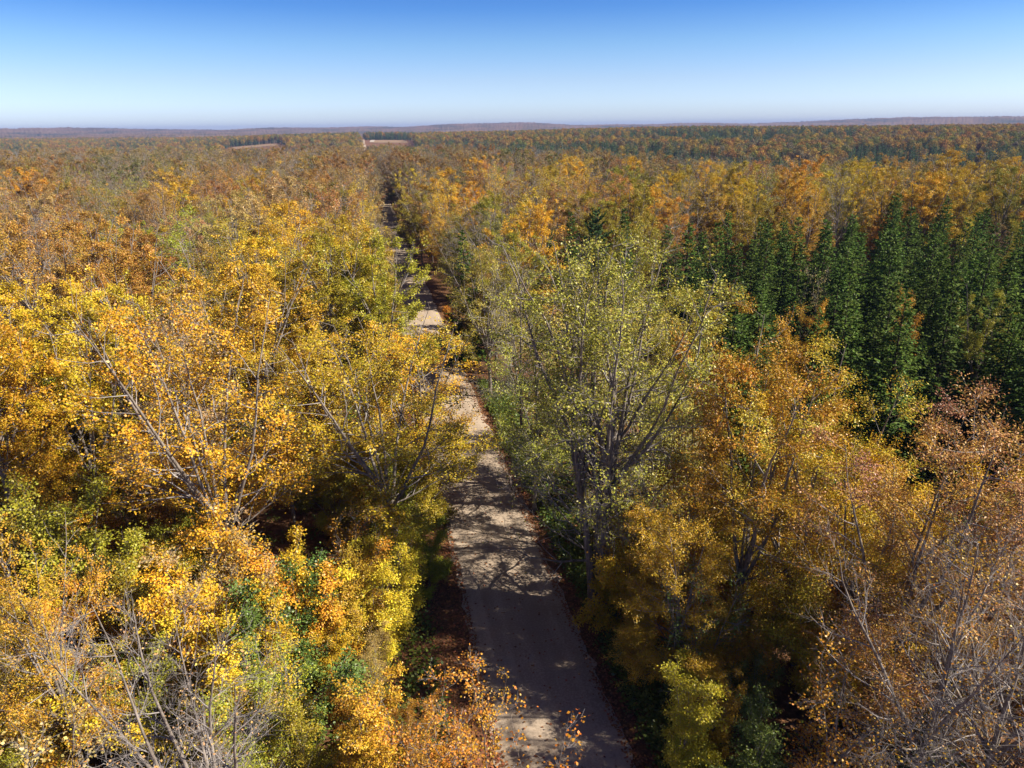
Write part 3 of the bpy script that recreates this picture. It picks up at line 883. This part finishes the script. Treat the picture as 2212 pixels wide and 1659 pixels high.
def zone_colour(x, y):
    px = column_of(x, y, 18)
    left = x < road_x(y)
    if left and y < 58: return pick({'golden': 6, 'amber': 2, 'lemon yellow': 2, 'yellow-green': 2.5, 'olive gold': 2})
    if left and y < 92:
        if px < 330: return pick({'rust': 4, 'amber': 2, 'golden': 2, 'russet brown': 1})
        return pick({'golden': 4, 'olive gold': 3.5, 'yellow-green': 3, 'amber': 1, 'olive': 1.5, 'tan': 1})
    if left: return pick({'russet brown': 5, 'rust': 3, 'olive': 2.5, 'olive gold': 2, 'tan': 2.5, 'golden': .8, 'amber': .6, 'yellow-green': .6})
    if y < 70: return pick({'straw green': 3, 'pale yellow': 1.5, 'olive gold': 2})
    if px > 1350 and y < 240: return pick({'golden': 5, 'amber': 1.5, 'olive gold': 5, 'rust': .7, 'olive': 1.5})
    if y < 120: return pick({'olive gold': 3, 'golden': 2, 'yellow-green': 1.5, 'russet brown': 1.5, 'olive': 1})
    return pick({'rust': 4, 'russet brown': 3, 'amber': 2.5, 'olive gold': 2, 'olive': 1.2, 'golden': 1.5, 'tan': 2})

def zone_kind(x, y, colour):
    px = column_of(x, y, 18)
    left = x < road_x(y)
    u = rng.uniform()
    if left and y < 92: return 'maple' if u < .72 else ('thin_maple' if u < .95 else 'bare')
    if left: return 'maple' if u < .42 else ('thin_maple' if u < .84 else 'bare')
    if px > 1350 and y < 240: return 'maple' if u < .8 else ('thin_maple' if u < .95 else 'bare')
    if y < 70: return 'thin_maple' if u < .8 else 'bare'
    return 'maple' if u < .58 else ('thin_maple' if u < .88 else 'bare')

# spruce plantation, in rough rows
SPR = []
for row, D in enumerate(np.arange(46, 126, 4.5)):
    for X in np.arange(-10 + (row % 2) * 2, 110, 4.5):
        x = X + rng.normal(0, .8); y = D + rng.normal(0, .9)
        if x < stand_left(y) + (.5 if y > 62 else 2.0) or column_of(x, y, 12) > 2420: continue
        if y > 108 + 8 * math.sin(x * .12) + (0 if x < 60 else 6): continue
        if x < stand_left(y) + 5 and 66 < y < 80: continue       # the dark opening at its left edge
        if rng.uniform() < .07: continue
        SPR.append((x, y, rng.uniform(11.6, 16.8) * (1 if rng.uniform() > .15 else .74), row))
for px, D, h, c, k, lab in [
        (1965, 66, 12.5, 'amber', 'sapling', 'narrow amber tree standing among the dark spruces'),
        (2140, 62, 14.0, 'yellow-green', 'maple', 'yellow green tree top rising out of the spruce stand at right'),
        (1765, 72, 13.5, 'tan', 'thin_sapling', 'pinkish tan twiggy tree in the middle of the spruce stand'),
        (1745, 66, 11.5, 'golden', 'sapling', 'small gold tree below the pinkish tan one in the spruces'),
        (1460, 100, 14, 'rust', 'thin_sapling', 'rust coloured slim tree at the upper left corner of the spruce stand'),
        (2100, 112, 14, 'lemon yellow', 'sapling', 'bright lemon tree at the back edge of the spruce stand'),
        (2190, 108, 14, 'lemon yellow', 'sapling', 'lemon yellow tree at the back of the spruces by the right picture edge')]:
    x, y = to_xy(px, D, h * .75)
    SPR = [q for q in SPR if math.hypot(q[0] - x, q[1] - y) > 2.4]
    add_tree('maple_tree', k, c, x, y, h, lab, wide=.55 if k != 'maple' else .75)

# big maples behind the spruces
for px, D, h, c, k, lab in [
        (2050, 152, 23, 'olive gold', 'maple', 'broad olive gold dome-shaped maple behind the spruces, the biggest there'),
        (1845, 150, 21, 'golden', 'maple', 'tall golden maple left of the broad olive gold dome'),
        (1790, 142, 19.5, 'golden', 'maple', 'golden maple just above the spruce tops'),
        (1730, 160, 21, 'amber', 'maple', 'amber maple behind the golden one above the spruce tops'),
        (1620, 158, 20, 'olive gold', 'maple', 'olive gold maple above the left half of the spruces'),
        (1475, 128, 16, 'orange', 'maple', 'bright orange round maple at the upper left of the spruces'),
        (1560, 150, 19, 'golden', 'maple', 'golden maple right of the bright orange round one'),
        (1255, 122, 18, 'olive gold', 'maple', 'olive gold full maple left of a dark pine top'),
        (1300, 118, 17, 'yellow-green', 'maple', 'yellow green maple behind the broad dark pine'),
        (1140, 128, 17, 'golden', 'sapling', 'slim bright yellow tree right of the road in the middle distance'),
        (885, 205, 18, 'lemon yellow', 'maple', 'lemon yellow maple on the right of the far road'),
        (690, 138, 20, 'rust', 'thin_maple', 'rust twiggy maple left of the far road, the largest one there'),
        (760, 150, 20, 'russet brown', 'thin_maple', 'russet twiggy maple overhanging the far road from the left'),
        (540, 118, 19, 'golden', 'maple', 'golden maple standing alone among the brown trees at left'),
        (400, 150, 18, 'tan', 'bare', 'pale grey bare tree among the brown trees at left'),
        (110, 150, 19, 'amber', 'maple', 'bright amber maple among the brown trees far left'),
        (80, 125, 18, 'tan', 'bare', 'grey bare tree below the bright amber maple far left')]:
    x, y = to_xy(px, D, h * .75)
    if not off_road(x, y, 3): x = float(road_x(y)) + (6.5 if x > road_x(y) else -6.5)
    add_tree('maple_tree' if k != 'bare' else 'bare_tree', k, c, x, y, h, lab, wide=1.25 if h == 23 else 1.)

# scatter
for (x, y, h, _r) in SPR: PLACED.append((x, y, 1.4))
def scatter(y0, y1, n, rmean, side, tries):
    cnt = 0
    for _ in range(tries):
        y = y0 + (y1 - y0) * rng.uniform() ** .8
        x = rng.uniform(-.84 * y - 8, .84 * y + 14)
        left = x < road_x(y)
        if (side == 'L') != left: continue
        r = rmean * rng.uniform(.8, 1.25)
        e = abs(x - float(road_x(y))) - 3.1
        if e < 2.6 or (left and 82 < y < 190 and e < 4.6) or (190 < y < 235 and e < 4): continue
        if not left and 44 < y < 122 and x > stand_left(y) - 1: continue
        if not left and 97 < y < 108 and x < 12: continue
        if not left and y < 44: continue
        if not left and 62 < y < 112 and 1130 < column_of(x, y, 14) < 1440: continue
        if not free(x, y, r): continue
        c = zone_colour(x, y); k = zone_kind(x, y, c)
        h = rng.uniform(15.5, 21) * (1.0 if y > 60 else .95)
        if not left and y < 120: h *= .88
        if rmean < 3: h *= .72
        CAND.append((k, c, x, y, h)); PLACED.append((x, y, r)); cnt += 1
        if cnt >= n: break
scatter(34, 95, 400, 4.3, 'L', 5000)
scatter(95, 250, 900, 4.7, 'L', 12000)
scatter(250, 430, 900, 4.4, 'L', 12000)
scatter(44, 120, 300, 4.0, 'R', 4000)
scatter(108, 250, 900, 4.9, 'R', 12000)
scatter(250, 430, 900, 4.4, 'R', 12000)
scatter(60, 250, 260, 2.8, 'L', 5000)
scatter(60, 250, 200, 2.8, 'R', 5000)
# rows hugging the road
for s_ in (-1, 1):
    for D in np.arange(75, 420, 4.5):
        y = D + rng.uniform(-1.5, 1.5)
        off = rng.uniform(3.4, 4.6) if y < 235 else rng.uniform(1.2, 2.6)
        h = rng.uniform(11, 15) if y < 235 else rng.uniform(14, 18)
        if s_ < 0 and 90 < y < 190: off += .8; h = rng.uniform(7, 10.5) if not 104 < y < 152 else rng.uniform(10, 13)
        x = float(road_x(y)) + s_ * (3.1 + off)
        if s_ > 0 and 96 < y < 108: continue
        if not free(x, y, 2.4, .45): continue
        CAND.append(('thin_maple' if rng.uniform() < .5 else 'maple', zone_colour(x, y), x, y, h)); PLACED.append((x, y, 2.6))

# understorey saplings
def understorey(n, ylo, yhi, side, tries=3000):
    c_ = 0
    for _ in range(tries):
        y = rng.uniform(ylo, yhi)
        rx = float(road_x(y))
        if side == 'L':
            x = rng.uniform(-.82 * y - 3, rx - 4.8)
        else:
            x = rng.uniform(rx + 6.0, .82 * y + 4)
        A = ARR()
        if np.any(np.hypot(A[:, 0] - x, A[:, 1] - y) < 1.0): continue
        if any(math.hypot(q[2] - x, q[3] - y) < 2.1 for q in UND): continue
        col = column_of(x, y, 4)
        if side == 'L' and (math.hypot(x + 9.4, y - 18.5) < 3.2 or (90 < col < 640 and y < 23.5)): continue
        if side == 'R' and col > 1720 and y < 27: continue
        if side == 'L':
            if 480 < col < 700 and 32 < y < 47: continue
            if 25 < y < 35 and rx - x < 8.2: continue
            colr = pick({'lemon yellow': 2, 'golden': 3, 'yellow-green': 4, 'amber': 1.6, 'green': .4, 'olive gold': 2} if x < rx - 11 or y > 30 else {'orange': 4, 'amber': 4, 'golden': 2, 'tan': 1})
            h = rng.uniform(4.2, 8.2) if x < rx - 11 or y > 30 else rng.uniform(3.0, 5.2)
        else:
            colr = pick({'amber': 3, 'olive gold': 3, 'golden': 2, 'green': 1})
            h = rng.uniform(4, 8.5)
        if y < 21: h = min(h, 6.5)
        k = 'sapling' if rng.uniform() < .74 else 'thin_sapling'
        UND.append((k, colr, x, y, h)); c_ += 1
        if c_ >= n: break
UND = []
understorey(95, 16.5, 34, 'L')
understorey(50, 34, 56, 'L')
understorey(34, 19, 42, 'R')

# ------------------------------------------------------------------ which trees stand as individuals, and their labels
def in_frame(x, y, z, h):
    px = column_of(x, y, z)
    return -60 < px < 2270

def zone_phrase(x, y):
    left = x < road_x(y)
    e = abs(x - float(road_x(y)))
    if e < 8.5 and y > 70:
        return f"on the {'left' if left else 'right'} verge of the {'far' if y > 180 else 'middle'} road"
    if left:
        if y < 58: return 'in the front golden stand'
        if y < 95: return 'behind the front golden stand'
        if y < 150: return 'in the brown left woods'
        return 'deep in the brown left woods'
    if y < 120: return 'between road and spruce stand'
    if x > stand_left(115): return 'behind the spruce stand' if y < 190 else 'far behind the spruce stand'
    return 'in the right mixed woods' if y < 190 else 'deep in the right woods'

big = sorted([c for c in CAND if in_frame(c[2], c[3], c[4] * .8, c[4])], key=lambda c: c[3] / c[4])
hand_n = sum(1 for o in COL.objects if o.get('category') == 'tree')
N_IND = 300 - 60
IND, REST = big[:N_IND], big[N_IND:]
REST += [c for c in CAND if not in_frame(c[2], c[3], c[4] * .8, c[4])]

DENS = {'maple': 'full', 'thin_maple': 'thin', 'bare': 'bare', 'sapling': 'leafy', 'thin_sapling': 'sparse', 'whip': 'sparse'}
def descr(k, c, h):
    if k == 'bare': return 'grey bare'
    return f"{DENS[k]} {c}"
def labels_for(lst, noun, tall, zone, rel=True):
    out = []
    pos = np.array([(q[2], q[3]) for q in lst])
    for i, q in enumerate(lst):
        k, c, x, y, h = q
        size = 'tall' if h > tall[1] else ('low' if h < tall[0] else '')
        base = ' '.join(w for w in (size, descr(k, c, h), noun) if w)
        d = np.hypot(pos[:, 0] - x, pos[:, 1] - y); d[i] = 1e9
        j = int(np.argmin(d))
        dx, dy = pos[j] - (x, y)
        r = ('before' if dy > 0 else 'behind') if abs(dy) > abs(dx) * .9 else 'beside'
        n = 'a bare one' if lst[j][0] == 'bare' else f"{'an' if lst[j][1][0] in 'aeiou' else 'a'} {lst[j][1]} one"
        out.append([base, zone(x, y), f'{r} {n}'])
    res = [f'{a} {z}' for a, z, r in out]
    from collections import Counter
    cn = Counter(res)
    res = [t if cn[t] == 1 or len(f'{t} {r}'.replace('-', ' ').split()) > 16 else f'{t} {r}' for t, (a, z, r) in zip(res, out)]
    groups = {}
    for i, t in enumerate(res): groups.setdefault(t, []).append(i)
    for t, ii in groups.items():
        if 2 <= len(ii) <= 3 and len(t.replace('-', ' ').split()) < 16:
            ii.sort(key=lambda i: lst[i][3])
            for w, i in zip(('nearer', 'farther') if len(ii) == 2 else ('nearest', 'middle', 'farthest'), ii):
                res[i] = f'{w} {t}'
    return res

labs = labels_for(IND, 'tree', (17.2, 19.6), zone_phrase)
for (k, c, x, y, h), lb in zip(IND, labs):
    add_tree('bare_tree' if k == 'bare' else 'maple_tree', k, c, x, y, h, lb, group='autumn trees of the woodland')

def und_zone(x, y):
    left = x < road_x(y)
    px = column_of(x, y, 4)
    if left:
        e = float(road_x(y)) - x
        if e < 9: return 'by the left road edge, bottom' if y < 30 else 'by the left road edge'
        if y < 25: return 'around the bare vase-shaped tree' if px < 620 else 'at the bottom left of the road'
        if y < 34: return 'behind the bare vase-shaped tree' if px < 560 else 'beside the cool green sapling'
        return 'in the shade under the golden maples' if px < 620 else 'below the amber dome maple'
    return 'under the golden brown ash trees' if px < 1800 else 'under the purple brown ash trees'
labs = labels_for(UND, 'sapling', (5.2, 7.2), und_zone)
for (k, c, x, y, h), lb in zip(UND, labs):
    add_tree('young_tree', k, c, x, y, h, lb, group='saplings under the trees')

# spruces
SPR.sort(key=lambda q: q[1])
spr_in = [q for q in SPR if -40 < column_of(q[0], q[1], 12) < 2250]
spr_out = [q for q in SPR if q not in spr_in]
ORD = ('first second third fourth fifth sixth seventh eighth ninth tenth eleventh twelfth thirteenth fourteenth fifteenth sixteenth seventeenth eighteenth '
       'nineteenth twentieth').split() + ['twenty-' + w for w in 'first second third fourth fifth sixth seventh eighth ninth'.split()] + ['thirtieth']
row_ids = sorted({q[3] for q in spr_in})
spr_in = spr_in[:290]
for q in spr_in:
    x, y, h, r = q
    mates = sorted(p[0] for p in spr_in if p[3] == r)
    size = 'low' if h < 12.4 else 'tall' if h > 15.2 else 'mid-sized'
    lab = f"{size} dark green spruce, {ORD[mates.index(x)]} from the left in the plantation's {'front' if r == row_ids[0] else ORD[row_ids.index(r)]} row"
    add_tree('spruce_tree', 'spruce', 'spruce', x, y, h, lab, group='spruces of the plantation', wide=rng.uniform(.9, 1.2))
spr_in = sorted([q for q in SPR if q in spr_in], key=lambda q: q[1])
spr_rest = spr_in[290:] + spr_out

# ------------------------------------------------------------------ far woods: one object, too many to count
proto_col = bpy.data.collections.new('far_wood_sources')
src = []
def source(name, me, colour=None):
    o = bpy.data.objects.new('%03d_%s' % (len(src), name), me)
    proto_col.objects.link(o)
    if colour: o.color = colour
    src.append(o)
    return len(src) - 1

def joined(pr, far_mat=M_FARLEAF):
    """the parts of a prototype as one mesh (materials by slot)."""
    Vs, Fs, mi, a1, a2, n = [], [], [], [], [], 0
    mats = []
    for s, (pn, me) in enumerate(pr['parts']):
        v = np.empty(len(me.vertices) * 3, np.float32); me.vertices.foreach_get('co', v)
        f = np.empty(len(me.loops), np.int32); me.loops.foreach_get('vertex_index', f)
        v = v.reshape(-1, 3); f = f.reshape(-1, 4); sel = np.arange(len(f))
        if pn == 'crown':                       # seen from afar: half the leaves, each larger
            q = v.reshape(-1, 4, 3)[::2]; c = q.mean(1, keepdims=True)
            v = (c + (q - c) * 1.4).reshape(-1, 3); f = np.arange(len(v)).reshape(-1, 4); sel = sel[::2]
        Vs.append(v); Fs.append(f + n); n += len(v)
        k = len(f); mi.append(np.full(k, s)); mats.append(me.materials[0])
        if pn == 'crown':
            x1 = np.empty(len(me.polygons), np.float32); me.attributes['mixv'].data.foreach_get('value', x1)
            x2 = np.empty(len(me.polygons), np.float32); me.attributes['jit'].data.foreach_get('value', x2)
            x1, x2 = x1[sel], x2[sel]
        else:
            x1 = x2 = np.zeros(k, np.float32)
        a1.append(x1); a2.append(x2)
    return build_mesh('wood_source', np.concatenate(Vs), np.concatenate(Fs), [far_mat if q in (M_LEAF, M_NEEDLE) else q for q in mats], {'mixv': np.concatenate(a1), 'jit': np.concatenate(a2)}, midx=np.concatenate(mi))

SRC_OF = {}
near_mesh = {('maple', i): joined(P['maple'][i]) for i in (0, 2)}
near_mesh.update({('thin_maple', i): joined(P['thin_maple'][i]) for i in (0, 2)})
near_mesh[('bare', 0)] = joined(P['bare'][0])
near_mesh[('spruce', 0)] = joined(P['spruce'][0], M_FARPINE)
for (k, i), me in near_mesh.items():
    SRC_OF.setdefault(k, []).append((source(k, me), P[k][i]['h']))
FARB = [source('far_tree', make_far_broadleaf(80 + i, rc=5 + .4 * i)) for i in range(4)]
FARC = [source('far_conifer', make_far_conifer(90 + i)) for i in range(3)]

pts, idx, scl, rot = [], [], [], []
def put(x, y, i, s):
    pts.append((x, y, float(terrain(x, y)))); idx.append(i); scl.append(s); rot.append(rng.uniform(0, 6.28))
for (k, c, x, y, h) in REST:
    i, ph = SRC_OF[k][int(rng.integers(len(SRC_OF[k])))]
    put(x, y, i, h / ph)
for (x, y, h, _r) in spr_rest:
    i, ph = SRC_OF['spruce'][0]
    put(x, y, i, h / ph)
# trees just outside the picture on the right, whose shade falls into it
for _ in range(30):
    y = rng.uniform(8, 44); x = rng.uniform(.84 * y + 8, .84 * y + 34)
    if free(x, y, 4.5):
        i, ph = SRC_OF['maple'][0]; put(x, y, i, rng.uniform(.85, 1.)); PLACED.append((x, y, 4.5))
# the land beyond
def far_points(r0, r1, sp):
    n = int(.5 * 1.5 * (r1 ** 2 - r0 ** 2) / (sp * sp))
    r = np.sqrt(rng.uniform(r0 ** 2, r1 ** 2, n)); a = rng.uniform(-.75, .75, n)
    return r * np.sin(a), r * np.cos(a)
def conifer_share(x, y):
    a = x / np.maximum(y, 1); r = np.hypot(x, y)
    c = .10 + .0 * a
    nz = np.sin(x * .013 + 1) * np.sin(y * .011 + .5) + .6 * np.sin(x * .031 + y * .017)
    c = c + .25 * (nz > .55)
    c = np.where((a > -.14) & (a < .46) & (r > 560) & (r < 1150), np.where(nz > -.35, .88, .2), c)
    c = np.where((a > .45) & (r > 500) & (r < 720), .9, c)
    c = np.where((a < -.1) & (a > -.42) & (r > 1400) & (r < 1700), .9, c)
    c = np.where((a < -.3) & (r > 700) & (r < 2000), np.where(nz > -.1, .7, .2), c)
    return c
A = ARR()
for r0, r1, sp in ((425, 700, 6.2), (700, 1300, 6.8), (1300, 2300, 9.0)):
    X, Y = far_points(r0, r1, sp)
    ok = (np.abs(X - road_x(Y)) > np.where(Y < 1180, 4.6, 7)) & ~in_field(X, Y)
    for x0, x1, y0, y1, sk in FIELDS:                     # trees before a field stay low enough to show it
        az = X / Y
        lo, hi = sorted((x0 / y0, x1 / y0)); lo -= .01; hi += .01
        slope = (CAM_H - float(terrain((x0 + x1) / 2, y0 + 10))) / y0
        ok &= ~((az > lo) & (az < hi) & (Y < y0) & ((CAM_H - (terrain(X, Y) + 17)) / Y < slope))
    X, Y = X[ok], Y[ok]
    cs = conifer_share(X, Y)
    z = terrain(X, Y)
    isc = rng.uniform(0, 1, len(X)) < cs
    big_h = np.where(isc, rng.uniform(.75, 1.15, len(X)), rng.uniform(.72, 1.12, len(X)))
    g_ = rng.integers(0, 12, len(X)); th = rng.uniform(0, 6.28, len(X))
    pts += list(zip(X, Y, z)); scl += list(big_h); rot += list(th)
    idx += [FARC[g % 3] if c else FARB[g % 4] for g, c in zip(g_, isc)]

pm = bpy.data.meshes.new('far_woods')
pm.vertices.add(len(pts)); pm.vertices.foreach_set('co', np.array(pts, np.float32).ravel())
for nme, arr, ty in (('idx', idx, 'INT'), ('scl', scl, 'FLOAT'), ('rot', rot, 'FLOAT')):
    at = pm.attributes.new(nme, ty, 'POINT'); at.data.foreach_set('value', np.array(arr, np.int32 if ty == 'INT' else np.float32))
woods = link('far_woods', pm); woods['kind'] = 'stuff'
ng = bpy.data.node_groups.new('far_woods_scatter', 'GeometryNodeTree')
ng.interface.new_socket('Geometry', in_out='INPUT', socket_type='NodeSocketGeometry')
ng.interface.new_socket('Geometry', in_out='OUTPUT', socket_type='NodeSocketGeometry')
gi = ng.nodes.new('NodeGroupInput'); go = ng.nodes.new('NodeGroupOutput')
ci = ng.nodes.new('GeometryNodeCollectionInfo'); ci.inputs[0].default_value = proto_col
ci.inputs['Separate Children'].default_value = True; ci.inputs['Reset Children'].default_value = True
ip = ng.nodes.new('GeometryNodeInstanceOnPoints'); ip.inputs['Pick Instance'].default_value = True
def named(nme, ty):
    nd = ng.nodes.new('GeometryNodeInputNamedAttribute'); nd.data_type = ty; nd.inputs[0].default_value = nme
    return nd.outputs[0]
cx = ng.nodes.new('ShaderNodeCombineXYZ')
ng.links.new(named('rot', 'FLOAT'), cx.inputs['Z'])
ng.links.new(gi.outputs[0], ip.inputs['Points']); ng.links.new(ci.outputs[0], ip.inputs['Instance'])
ng.links.new(named('idx', 'INT'), ip.inputs['Instance Index']); ng.links.new(named('scl', 'FLOAT'), ip.inputs['Scale'])
e2r = ng.nodes.new('FunctionNodeEulerToRotation')
ng.links.new(cx.outputs[0], e2r.inputs[0]); ng.links.new(e2r.outputs[0], ip.inputs['Rotation'])
ng.links.new(ip.outputs[0], go.inputs[0])
md = woods.modifiers.new('scatter', 'NODES'); md.node_group = ng

# ------------------------------------------------------------------ ground cover: low plants and fallen leaves
def undergrowth():
    g = np.random.default_rng(77)
    n = 5200
    y = g.uniform(17, 75, n); rx = road_x(y)
    side = np.where(g.uniform(0, 1, n) < .62, 1, -1)
    e = np.where(side > 0, 4.1 + g.exponential(2.6, n), 5.2 + g.exponential(7., n))
    x = rx + side * e
    k = 16
    P_ = np.repeat(np.stack([x, y, np.zeros(n)], 1), k, 0); m = len(P_)
    hgt = np.repeat(g.uniform(.2, .9, n), k)
    P_ = P_ + g.normal(0, .22, (m, 3)) * np.array([1, 1, 0]); P_[:, 2] = np.abs(g.normal(0, .6, m)) * hgt + .03
    a = g.uniform(0, 6.28, m)
    U = np.stack([np.cos(a), np.sin(a), g.uniform(-.2, .7, m)], 1)
    N_ = nrm(g.normal(0, .5, (m, 3)) + np.array([0, 0, 1]))
    L = g.uniform(.12, .26, m)
    V, F = kites(P_, U, N_, L, L * g.uniform(.4, .8, m))
    me = build_mesh('undergrowth', V, F, [M_LEAF], {'mixv': np.repeat(g.uniform(0, 1, n), k), 'jit': g.uniform(0, 1, m)})
    o = link('undergrowth', me); o.color = (.05, .10, .025, .5); o['kind'] = 'stuff'
undergrowth()

def fallen():
    g = np.random.default_rng(78)
    n = 30000
    y = 18 + 62 * g.uniform(0, 1, n) ** 1.5; rx = road_x(y)
    side = np.where(g.uniform(0, 1, n) < .4, 1, -1)
    e = 3.0 + g.exponential(3.2, n) - .25
    on = g.uniform(0, 1, n) < .025
    e = np.where(on, g.uniform(0, 3.1, n), e)
    x = rx + side * e
    z = np.where(e < 3.25, .05 + .07 * np.clip(1 - (e / 3.15) ** 2, 0, 1), .01) + g.uniform(.012, .03, n)
    a = g.uniform(0, 6.28, n)
    U = np.stack([np.cos(a), np.sin(a), g.uniform(-.05, .25, n)], 1)
    N_ = nrm(g.normal(0, .3, (n, 3)) + np.array([0, 0, 1]))
    L = g.uniform(.10, .18, n)
    V, F = kites(np.stack([x, y, z], 1), U, N_, L, L * .8, .15)
    me = build_mesh('fallen_leaves', V, F, [M_LITTER], {'mixv': g.uniform(0, 1, n), 'jit': g.uniform(0, 1, n)})
    o = link('fallen_leaves', me); o.color = (.34, .13, .05, .9); o['kind'] = 'stuff'
fallen()
for nme, lab, cat in (('ground', 'forest floor covered in rust brown leaf litter', 'ground'), ('gravel_road', 'straight beige gravel road running through the autumn forest', 'road'),
                      ('driveway', 'short gravel driveway branching right off the road', 'driveway'), ('field', 'far brown stubble field right of the distant road', 'field'),
                      ('sandy_field', 'thin strip of pale bare soil beside the far field', 'field'), ('left_field', 'far brown field left of the distant road', 'field'),
                      ('hills', 'low bluish wooded hills along the horizon', 'hills'), ('haze', 'thin blue air haze over the far land', 'haze'),
                      ('far_woods', 'autumn and conifer woods stretching to the horizon', 'forest'), ('undergrowth', 'low dark green plants along the road verges', 'undergrowth'),
                      ('fallen_leaves', 'fallen rust brown leaves lying along the road edges', 'leaves')):
    o = bpy.data.objects[nme]; o['label'] = lab; o['category'] = cat
print('COUNTS', len(IND), len(REST), len(UND), len(spr_in), len(spr_rest), len(pts), hand_n)
